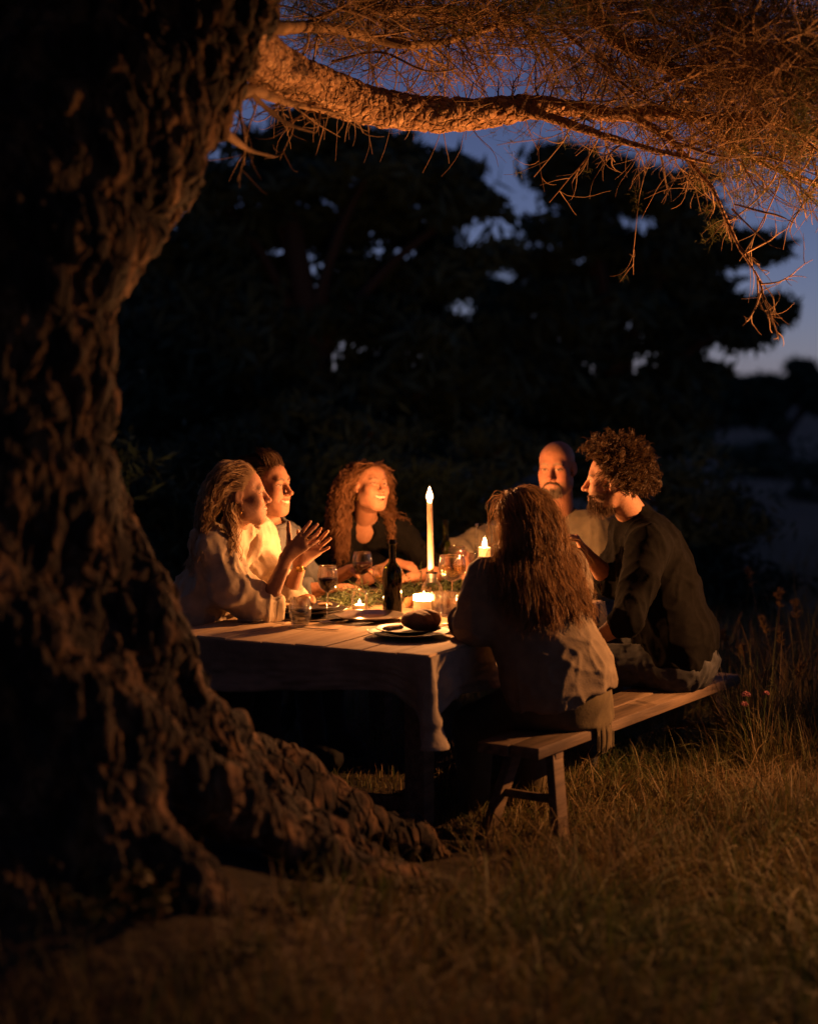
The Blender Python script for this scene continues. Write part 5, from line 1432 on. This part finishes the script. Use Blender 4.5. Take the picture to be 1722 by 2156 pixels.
# ---- 3: the laughing woman in black at the far side
m_black = mat('black_knit', (.0045, .0042, .0042), .95, (.003, .0028, .0028), 40, bump=.001, bscale=200, spec=.08)
def woman_black():
    rng = np.random.default_rng(103)
    pc = A(-.30, 8.98, .53); SR, SL = P(704, 1122, 8.62), P(842, 1124, 8.58)
    nb = (SR + SL) / 2 + A(-.01, .0, .05)
    pn = Person('person with long curly brown hair laughing in a black v-neck top', (pc[0], pc[1], 0))
    pn.head(P(778, 1024, 8.45), A(.60, -.79, .17), .10, 1.0, nb, .9, .8, True, (.27, .14, .084), (.07, .04, .022), .003)
    tp_, (rt, fw, up) = torso_prims(pc, nb, SL, SR, True, .92); pn.torso(tp_)
    elR, wrR = P(752, 1226, 8.45), P(832, 1186, 8.36)
    elL, wrL = P(925, 1206, 8.42), P(868, 1216, 8.2)
    pn.arm(SR, elR, wrR, P(888, 1196, 8.28) - wrR, A(-.1, .4, -.9), A(.0, -.8, -.2), .92, .98, curl=(.55, .62, .7, .75), spread=.04, thumb_open=.45)
    pn.arm(SL, elL, wrL, P(815, 1226, 8.1) - wrL, A(0, 0, -1), A(.3, .9, .1), .92, .95, curl=(.3, .3, .3, .3), spread=.04, thumb_open=.5)
    pn.finish()
    sl = []
    for sh, el, wr in ((SR, elR, wrR), (SL, elL, wrL)):
        d = unit(wr - el); cu = sh + (el - sh) * .92
        sl += [cap(sh, cu, .054, .046, .03), sub(cap(el + d * .07, el + d * .2, .05), .008)]
    R_ = np.stack([rt, fw, up], 1)
    V_ = sl + tp_ + [sub(cap(nb + fw * .02 + up * .02, nb + fw * .02 + up * .16, .062, .08), .01)]
    V_ += [sub(cap(nb + fw * .13 + up * -.13, nb + fw * .12 + up * .02, .006, .075), .008)]
    pn.wear('top', V_, m_black, .009, .010, .006, 10, (1, 1, .45), 25)
    hL = pc - rt * .09; hR = pc + rt * .09; sk = []
    for h_ in (hL, hR):
        k_ = h_ - TV * .42 + A(0, 0, -.01); sk += leg_prims(h_, k_, k_ + A(0, .02, -.42), k_ - TV * .15 + A(0, 0, -.46), .95)
    pn.wear('trousers', sk + [ell(pc, (.17, .16, .12), k=.06)], m_dark_cloth, .016, .01, .008, 9, seed=5)
    body = [dict(p) for p in tp_] + pn.neckp
    m = hair_mat('chestnut_hair', (.20, .095, .042), (.10, .045, .02))
    rts = scalp_roots(2200, rng, .0)
    def comb(q): o = np.stack([np.sign(q[:, 0]) * .6, -.6 + 0 * q[:, 0], -.25 - 3 * np.maximum(.05 - q[:, 2], 0) * 4], 1); return o / np.linalg.norm(o, axis=1, keepdims=True)
    C = strands(pn.R, pn.c, pn.sc, rts, comb, rng.uniform(.26, .42, 2200), 18, body, rng, 1.0, .66, (.003, .032), 130, .70, .013, 12, .0014)
    V, F = merge([hair_mesh(C, .0013, rng), scalp_cap(pn.R, pn.c, pn.sc, .005, .003)]); pn.part('hair', V, F, m)
    e0 = pn.c + pn.R @ A(.0775, -.004, -.044) * pn.sc
    V, F = ring(e0 - A(0, 0, .016), pn.R[:, 0], .014, .0012); pn.part('earring', V, F, m_gold)
    e1 = A(*[0, 0, 0]); a = np.linspace(-1, 1, 16)
    V, F = tubes(np.stack([nb + rt * .05 * t + fw * (.075 - .015 * t * t) + up * (-.028 + .055 * t * t) for t in a]), np.full(16, .0009), 5); pn.part('necklace', V, F, m_gold)
woman_black()

# ---- 4: the bald man with a grey goatee
m_olive = mat('olive_shirt', (.095, .078, .052), .9, (.07, .058, .04), 24, 5, .001, 180)
def man_bald():
    rng = np.random.default_rng(104)
    pc = A(.93, 8.92, .53); SL, SR = P(1264, 1118, 8.5), P(1080, 1116, 8.78)
    nb = (SR + SL) / 2 + A(.02, -.01, .05)
    pn = Person('bald person with a grey goatee in an olive button shirt', (pc[0], pc[1], 0))
    def stub(q): return np.clip(sstep(-.045, -.06, q[:, 2]) * (q[:, 1] > .02) * .35 + .22 * (hairline(q)), 0, 1)
    pn.head(P(1172, 986, 8.42), A(-.36, -.92, -.06), -.02, 1.10, nb, .1, 0, False, (.30, .145, .088), (.16, .11, .075), -.001, stub, (.16, .12, .09), 1.1, neck_r=.056)
    tp_, (rt, fw, up) = torso_prims(pc, nb, SL, SR, False, 1.12); pn.torso(tp_)
    elR, wrR = P(968, 1160, 8.55), P(985, 1216, 8.15)
    elL, wrL = P(1286, 1214, 8.42), P(1238, 1226, 8.2)
    pn.arm(SR, elR, wrR, P(1010, 1232, 7.95) - wrR, A(0, 0, -1), A(.9, -.2, 0), 1.1, 1.05, curl=(.3, .3, .3, .3), spread=.05)
    pn.arm(SL, elL, wrL, P(1196, 1222, 8.15) - wrL, A(0, .2, -1), A(-.2, -.6, .6), 1.1, 1.05, curl=(.45, .5, .5, .55), spread=.04)
    pn.finish()
    sl = []
    for sh, el, wr in ((SR, elR, wrR), (SL, elL, wrL)):
        d = unit(wr - el); cu = el + d * .10
        sl += [cap(sh, el, .066, .056, .04), cap(el, cu, .054, .048, .02), sub(cap(cu + d * .066, cu + d * .16, .056), .008)]
    R_ = np.stack([rt, fw, up], 1)
    sh_ = sl + tp_ + [sub(cap(nb + fw * .02 + up * .03, nb + fw * .03 + up * .16, .062, .075), .01), sub(cap(nb + fw * .135 + up * -.10, nb + fw * .13 + up * .03, .006, .05), .008)]
    st_ = pn.wear('shirt', sh_, m_olive, .010, .014, .011, 8, (1, 1, .4), 35)
    for s in (-1, 1):
        q = [nb + rt * s * .062 - fw * .03 + up * .06, nb + rt * s * .08 + fw * .04 + up * .035, nb + rt * s * .055 + fw * .105 + up * -.03, nb + rt * s * .03 + fw * .112 + up * -.005, nb + rt * s * .055 + fw * .06 + up * .065]
        V, F = sdf_mesh([cap(q[i], q[i + 1], .011, .011, .012) for i in range(4)] + [cap(q[4], q[1], .012, .014, .012)], .0045); pn.part('collar', V, F, m_olive, on=st_)
    hL = pc - rt * .1; hR = pc + rt * .1; sk = []
    for h_ in (hL, hR):
        k_ = h_ - TV * .44 + A(0, 0, -.01); sk += leg_prims(h_, k_, k_ + A(0, .02, -.42), k_ - TV * .15 + A(0, 0, -.46))
    pn.wear('trousers', sk + [ell(pc, (.18, .17, .12), k=.06)], m_dark_cloth, .016, .01, .008, 9, seed=6)
    # goatee: dark moustache, grey chin
    n = 620; rg_ = rng
    u = rg_.uniform(-1, 1, n); k = rg_.uniform(0, 1, n)
    mo = k < .45
    q = np.where(mo[:, None], np.stack([u * .031, .089 - 14 * (u * .031) ** 2 + 0 * u, -.052 - .006 * np.abs(u) + rg_.normal(size=n) * .003], 1), np.stack([u * .028, .084 - 13 * (u * .028) ** 2, -.088 + rg_.uniform(-1, 1, n) * .016], 1))
    sidem = rg_.uniform(0, 1, n) < .18; q[sidem] = np.stack([np.sign(u[sidem]) * .034, .074 + 0 * u[sidem], -.062 - .03 * k[sidem]], 1)
    hp0 = head_prims(.1, 0, False, 1.1); q = q + (A(0, .05, -.06) - q) * 0
    for _ in range(4):
        d_ = sdf_at(hp0, q); e = 1e-3; g_ = np.stack([sdf_at(hp0, q + A(*(e if i == j else 0 for j in range(3)))) - d_ for i in range(3)], 1); g_ /= np.linalg.norm(g_, axis=1, keepdims=True) + 1e-9; q = q - g_ * d_[:, None]
    dirs = np.where(mo[:, None], np.stack([u * .8, 0 * u + .15, -.55 + 0 * u], 1), np.stack([u * .15, .25 + 0 * u, -1 + 0 * u], 1)) + g_ * .35
    L = np.where(mo, .011, .020)
    C = np.stack([q + dirs * (L * t)[:, None] + A(0, 0, -1) * (t * t * L * .3)[:, None] for t in np.linspace(0, 1, 4)], 1)
    C = pn.c + (C * pn.sc) @ pn.R.T
    wr_ = np.array([.8, 1, .9, .4])[None] * .0011 * np.ones((n, 1))
    for nm, sel, mm in (('moustache', mo, hair_mat('grey_brown_beard', (.10, .07, .05), (.06, .04, .03))), ('goatee', ~mo, hair_mat('grey_beard', (.3, .24, .18), (.16, .12, .09)))):
        V, F = tubes(C[sel], wr_[sel], 3); pn.part(nm, V, F, mm)
man_bald()

# ---- 5: the long haired woman seen from behind on the near bench
m_jacket = mat('linen_jacket', (.19, .148, .098), .92, (.14, .108, .072), 18, 6, .0018, 160)
m_skirt = mat('olive_skirt', (.10, .075, .034), .95, (.065, .048, .022), 14, 5, .0015, 120)
def woman_back():
    rng = np.random.default_rng(105)
    pc = A(.575, 6.80, .51); SL, SR = A(.305, 6.85, .955), A(.635, 7.03, .975)
    nb = (SL + SR) / 2 + A(-.01, .0, .045)
    pn = Person('person with long wavy brown hair seen from behind in a loose linen jacket', (pc[0], pc[1], 0))
    pn.head(P(1094, 1098, 6.97), A(-.40, .90, -.10), 0, 1.0, nb, .3, 0, True, (.38, .22, .14), (.1, .06, .03), h=.006)
    tp_, (rt, fw, up) = torso_prims(pc, nb, SL, SR, True, .98); pn.torso(tp_)
    elL, wrL = P(1004, 1312, 6.80), A(.215, 7.04, .765)
    elR, wrR = A(.665, 7.30, .80), A(.43, 7.42, .765)
    pn.arm(SL, elL, wrL, A(-.1, .95, 0), A(0, 0, -1), A(.9, .2, 0), .92, .95, curl=(.3, .3, .3, .3), spread=.05, h=.005)
    pn.arm(SR, elR, wrR, A(-.8, .3, 0), A(0, 0, -1), A(-.3, -.9, 0), .92, .95, curl=(.3, .3, .3, .3), spread=.05, h=.005)
    pn.finish()
    sl = []
    for sh, el, wr in ((SL, elL, wrL), (SR, elR, wrR)):
        d = unit(wr - el); cu = el + d * .16; mid = (sh + el) / 2
        sl += [cap(sh, mid, .066, .070, .05), cap(mid, el, .070, .064, .04), cap(el, cu, .062, .054, .03), sub(cap(cu + d * .07, cu + d * .15, .06), .01)]
    R_ = np.stack([rt, fw, up], 1)
    hem = pc - A(0, 0, .035)
    bk = -fw
    jk = sl + tp_ + [ell(pc + up * .22 + bk * .03, (.175, .125, .30), R_, .10), ell(pc + up * .06 + bk * .045, (.205, .15, .20), R_, .10)]
    def hem_cut(D, X, Y, Z):
        # the hem hangs lower on the left than on the right
        a = (X - pc[0]) * rt[0] + (Y - pc[1]) * rt[1]
        h0 = .520 + .30 * a + .012 * np.sin(a * 26) + .008 * np.sin(a * 61 + 1)
        return np.maximum(D, (h0 - Z) * .9).astype(np.float32)
    jk = jk + [sub(cap(nb + up * .03, nb + up * .2, .058, .07), .01)]
    jk_ = pn.wear('jacket', jk, m_jacket, .0075, .014, .0105, 6.0, (1, 1, .38), 45, 2, .45, extra=hem_cut)
    V, F = ring(nb + up * .035, up + fw * -.25, .066, .013, 32); pn.part('collar', V, F, m_jacket, on=jk_)
    # skirt: falls over the bench on the right
    bo = unit(A(1.553, -1.027, 0))
    sk = [ell(pc - A(0, 0, .0), (.185, .17, .125), R_, .06), cap(P(1215, 1450, 6.80), P(1240, 1545, 6.80), .10, .105, .06, (bo, 2.2)), cap(P(1250, 1440, 6.9), P(1262, 1560, 6.86), .09, .085, .06, (bo, 2.2))]
    for h_, k_ in ((pc - rt * .09, pc - rt * .16 + fw * .40 - A(0, 0, .02)), (pc + rt * .09, pc + rt * .12 + fw * .42 - A(0, 0, .02))): sk += leg_prims(h_, k_, k_ + A(0, 0, -.40), k_ + fw * .12 + A(0, 0, -.45), 1.15)
    def on_bench(D, X, Y, Z):
        bx, by = .473, 6.387; dx, dy = unit(A(1.027, 1.553))[:2]; ac = (X - bx) * dy - (Y - by) * dx
        inb = np.maximum(np.maximum(ac - .008, -ac - .30), Z - .402)
        D = np.maximum(D, np.where(ac > -.03, .265 + .25 * (X - .66) - Z, -1.0))
        return np.maximum(D, -inb).astype(np.float32)
    pn.wear('skirt', sk, m_skirt, .011, .012, .004, 5.0, (1, 1, .3), 55, 3, .2, extra=on_bench)
    # hair down the back, loose flyaways that catch the light
    body = [dict(p) for p in jk[:-1] if p['m'] == 'add']
    for p in body:
        if p['t'] == 'cap': p['ra'] += .02; p['rb'] += .02
        else: p['r'] = p['r'] + .02
    m = hair_mat('brown_hair', (.34, .20, .095), (.17, .095, .043))
    nS = 4200
    rts = scalp_roots(nS, rng, .0)
    def comb(q): o = np.stack([np.clip(q[:, 0] * 9, -.25, .25) + .08, -.9 + 0 * q[:, 0], -.3 - 4 * np.maximum(.06 - q[:, 2], 0) * 4], 1); return o / np.linalg.norm(o, axis=1, keepdims=True)
    C = strands(pn.R, pn.c, pn.sc, rts, comb, rng.uniform(.34, .52, nS), 20, body, rng, 1.0, .66, (.002, .026), 150, .55, .010, 6.5, .0007)
    r3 = scalp_roots(420, rng, .0)
    Cf = strands(pn.R, pn.c, pn.sc, r3, comb, rng.uniform(.03, .09, 420), 14, body, rng, .3, .8, (.004, .018), 0, 0, .003, 7, .0016, .06)
    r4 = scalp_roots(950, rng, .0)
    Cg = strands(pn.R, pn.c, pn.sc, r4, comb, rng.uniform(.2, .5, 950), 18, body, rng, 1.0, .68, (.018, .042), 0, 0, .006, 6, .0016)
    top = pn.c[2] + .135
    Cg = Cg[Cg[..., 2].max(1) < top]; Cf = Cf[Cf[..., 2].max(1) < top + .012]
    V, F = merge([hair_mesh(C, .0014, rng), hair_mesh(Cg, .0007, rng), hair_mesh(Cf, .0010, rng), scalp_cap(pn.R, pn.c, pn.sc, .005, .0)])
    pn.part('hair', V, F, m)
    e0 = pn.c + pn.R @ A(-.078, -.004, -.044) * pn.sc
    V, F = ring(e0 - A(0, 0, .01), pn.R[:, 0], .008, .0012); pn.part('earring', V, F, m_gold)
woman_back()

# ---- 6: the curly bearded man in black on the far end of the bench
def man_curly():
    rng = np.random.default_rng(106)
    pc = A(1.155, 7.66, .515); SL, SR = P(1362, 1148, 7.44), A(.985, 7.88, 1.05)
    nb = A(.985, 7.655, 1.125)
    pn = Person('curly haired bearded person in a black sweater and jeans, hand raised', (pc[0], pc[1], 0))
    def stub(q): return sstep(-.03, -.045, q[:, 2]) * (q[:, 1] > -.005) * .7
    pn.head(P(1290, 1012, 7.56), A(-.965, .25, -.03), 0, 1.10, nb, .3, 0, False, (.4, .22, .135), (.06, .035, .02), 0, stub, (.10, .06, .035), 1.05, neck_r=.056)
    tp_, (rt, fw, up) = torso_prims(pc, nb, SL, SR, False, 1.06); pn.torso(tp_)
    elL, wrL = P(1318, 1306, 7.22), P(1246, 1352, 7.32)
    elR, wrR = P(1284, 1222, 7.75), P(1232, 1164, 7.62)
    pn.arm(SL, elL, wrL, A(-.75, .3, -.35), A(.1, .2, -1), A(-.3, .8, .2), 1.05, 1.03, curl=(.4, .4, .4, .4), spread=.05)
    pn.arm(SR, elR, wrR, P(1212, 1128, 7.58) - wrR, A(-.8, -.3, .3), A(-.3, -.75, .5), 1.05, 1.0, curl=(.95, 1.0, 1.05, 1.1), spread=.03, thumb_open=.55, thumb_curl=.55)
    pn.finish()
    sl = []
    for sh, el, wr, cf in ((SL, elL, wrL, .03), (SR, elR, wrR, .02)):
        d = unit(wr - el); cu = el + d * cf; mid = (sh + el) / 2 + A(.01, 0, -.01)
        sl += [cap(sh, mid, .066, .066, .04), cap(mid, el, .066, .056, .03), cap(el, cu, .054, .05, .02), sub(cap(cu + d * .064, cu + d * .15, .055), .008)]
    R_ = np.stack([rt, fw, up], 1); bk = -fw
    sw = sl + tp_ + [ell(pc + up * .30 + bk * .035, (.19, .15, .20), R_, .1), ell(pc + up * .10 + bk * .03, (.205, .165, .15), R_, .08), ell(pc + up * .48 + bk * .05, (.17, .10, .14), R_, .08)]
    sw += [sub(cap(nb + up * .035 + fw * .02, nb + up * .2 + fw * .05, .060, .07), .01)]
    def hem_cut(D, X, Y, Z): return np.maximum(D, (.50 - Z) * .9).astype(np.float32)
    sw_ = pn.wear('sweater', sw, m_black, .008, .012, .012, 6.5, (1, 1, .6), 65, 1, .4, extra=hem_cut)
    for el, wr, cf in ((elL, wrL, .03), (elR, wrR, .02)):
        d = unit(wr - el); V, F = ring(el + d * (cf + .012), d, .044, .012, 30); V = V + vnormals(V, F) * (.004 * vnoise(V, 50, 3))[:, None]; pn.part('rolled_cuff', V, F, m_black, on=sw_)
    V, F = ring(nb + up * .035 + fw * .01, up + fw * .15, .064, .010, 32); pn.part('collar', V, F, m_black, on=sw_)
    # jeans: thighs run forward under the table edge
    jn = [ell(pc - A(0, 0, .02), (.18, .165, .115), R_, .06), ell(pc + bk * .05 - A(0, 0, .03), (.175, .13, .1), R_, .06)]
    f2 = unit(A(-.887, .462, 0) * .85 + A(0, -.25, 0))
    for s in (-1, 1):
        h_ = pc + rt * s * .095 - A(0, 0, .02); k_ = h_ + (f2 if s < 0 else A(-.887, .462, 0)) * .44 + A(0, 0, .015)
        jn += leg_prims(h_, k_, k_ + A(.04, -.02, -.43), k_ + A(-.1, .05, -.475), 1.1)
    def on_bench(D, X, Y, Z):
        bx, by = .473, 6.387; dx, dy = unit(A(1.027, 1.553))[:2]; ac = (X - bx) * dy - (Y - by) * dx
        inb = np.maximum(np.maximum(ac - .012, -ac - .29), Z - .402)
        return np.maximum(D, -inb).astype(np.float32)
    pn.wear('jeans', jn, m_denim, .009, .006, .008, 11, (1, 1, 1), 75, 1, .5, extra=on_bench)
    # curls
    m = hair_mat('dark_curls', (.10, .058, .028), (.045, .025, .012))
    rts = scalp_roots(2100, rng, .006)
    def comb(q):
        o = (q - A(0, -.02, .02)); o = o / np.linalg.norm(o, axis=1, keepdims=True) + np.stack([0 * q[:, 0], -.25 * (q[:, 1] > .03), .15 + 0 * q[:, 0]], 1); return o
    L = np.where(rts[:, 2] > .0, rng.uniform(.06, .105, 2100), rng.uniform(.03, .06, 2100)) * np.where((rts[:, 1] > .02) & (rts[:, 2] < .07), .35, 1)
    C = strands(pn.R, pn.c, pn.sc, rts, comb, L, 18, pn.neckp, rng, .7, .78, (.004, .04), 190, .82, .010, 22, .0014, .06)
    V, F = merge([hair_mesh(C, .0013, rng), scalp_cap(pn.R, pn.c, pn.sc, .010, .0)]); pn.part('hair', V, F, m)
    # full beard
    n = 950; hp0 = head_prims(.3, 0, False, 1.05)
    q = np.stack([rng.uniform(-.06, .06, n * 4), rng.uniform(-.01, .10, n * 4), rng.uniform(-.118, -.028, n * 4)], 1)
    for _ in range(5):
        d_ = sdf_at(hp0, q); e = 1e-3; g_ = np.stack([sdf_at(hp0, q + A(*(e if i == j else 0 for j in range(3)))) - d_ for i in range(3)], 1); g_ /= np.linalg.norm(g_, axis=1, keepdims=True) + 1e-9; q = q - g_ * d_[:, None]
    zt = np.interp(q[:, 1], [-.01, .03, .06, .09], [-.015, -.042, -.05, -.052]); ok = (q[:, 2] < zt) & (q[:, 1] > -.008) & ~((np.abs(q[:, 0]) < .024) & (q[:, 2] > -.08) & (q[:, 2] < -.057) & (q[:, 1] > .075))
    q = q[ok][:n]; g_ = g_[ok][:n]
    d0 = g_ * .45 + A(0, .1, -.9); L = rng.uniform(.008, .022, len(q)) * (.6 + .6 * sstep(-.06, -.1, q[:, 2]))
    C = np.stack([q + d0 * (L * t)[:, None] + rng.normal(size=q.shape) * .002 * t for t in np.linspace(0, 1, 6)], 1)
    C = pn.c + (C * pn.sc) @ pn.R.T
    V, F = tubes(C, np.array([.8, 1, 1, .9, .8, .4])[None] * .0012 * np.ones((len(q), 1)), 3)
    pn.part('beard', V, F, hair_mat('brown_beard', (.14, .08, .04), (.07, .04, .02)))
man_curly()

# ------------------------------------------------------------------ lantern standing in the grass past the right edge: its light rakes the grass and the bench
def lantern(x, y):
    g = float(ground_z(np.array([x]), np.array([y]))[0])
    st = thing('lantern_stake', 'black iron stake with a hook in the grass right of the bench', 'stake', (x, y + .12, g))
    C = smooth_path([(0, 0, -.1), (0, 0, .7), (0, 0, 1.5), (0, -.02, 1.62), (0, -.07, 1.66), (0, -.12, 1.62), (0, -.12, 1.585)], 40); V, F = tubes(C, np.full(40, .006), 8); obj('hook', V, F, m_iron, st)
    V, F = tubes(smooth_path([(-.09, 0, .18), (0, 0, .16), (.09, 0, .18)], 9), np.full(9, .006), 8); obj('foot_bar', V, F, m_iron, st)
    t = thing('candle_lantern', 'black candle lantern hanging from the iron stake', 'lantern', (x, y, g + 1.24))
    lath('base', [(.085, 0), (.085, .018), (.07, .024)], m_iron, t, 24)
    lath('glass_chimney', smooth_prof([(.06, .024), (.066, .11), (.06, .2)]), m_glass, t, 24, cap0=False, cap1=False)
    for k in range(4):
        a = k * math.pi / 2 + .4; V, F = tubes(np.array([[math.cos(a) * .073, math.sin(a) * .073, z] for z in (.02, .12, .265)]) * np.array([[1, 1, 1], [1, 1, 1], [.62, .62, 1]]), np.full(3, .003), 6); obj('post', V, F, m_iron, t)
    for a0, a1 in ((-15, 160),):
      aa = np.radians(np.linspace(a0, a1, 24)); V = np.concatenate([np.stack([np.cos(aa) * .076, np.sin(aa) * .076, np.full(24, z)], 1) for z in (.02, .215)])
      i = np.arange(23); obj('light_shield', V, np.stack([i, i + 1, i + 25, i + 24], 1), m_iron, t)  # sheet added to keep the lantern's light off the background
    lath('cap', [(.05, .262), (.046, .27), (.028, .285), (.012, .3)], m_iron, t, 24, cap0=False)
    V, F = tubes(np.array([[.03 * math.cos(a), 0, .318 + .03 * math.sin(a)] for a in np.linspace(0, 2 * math.pi, 20)]), np.full(20, .002), 5); obj('ring', V, F, m_iron, t)
    lath('wax', [(.03, .024), (.03, .08), (.027, .084), (.003, .082)], m_wax, t, 20)
    flame(t, .086, .05, LANTERN_W, size=.012)
LANTERN_W = 560
lantern(2.72, 7.12)
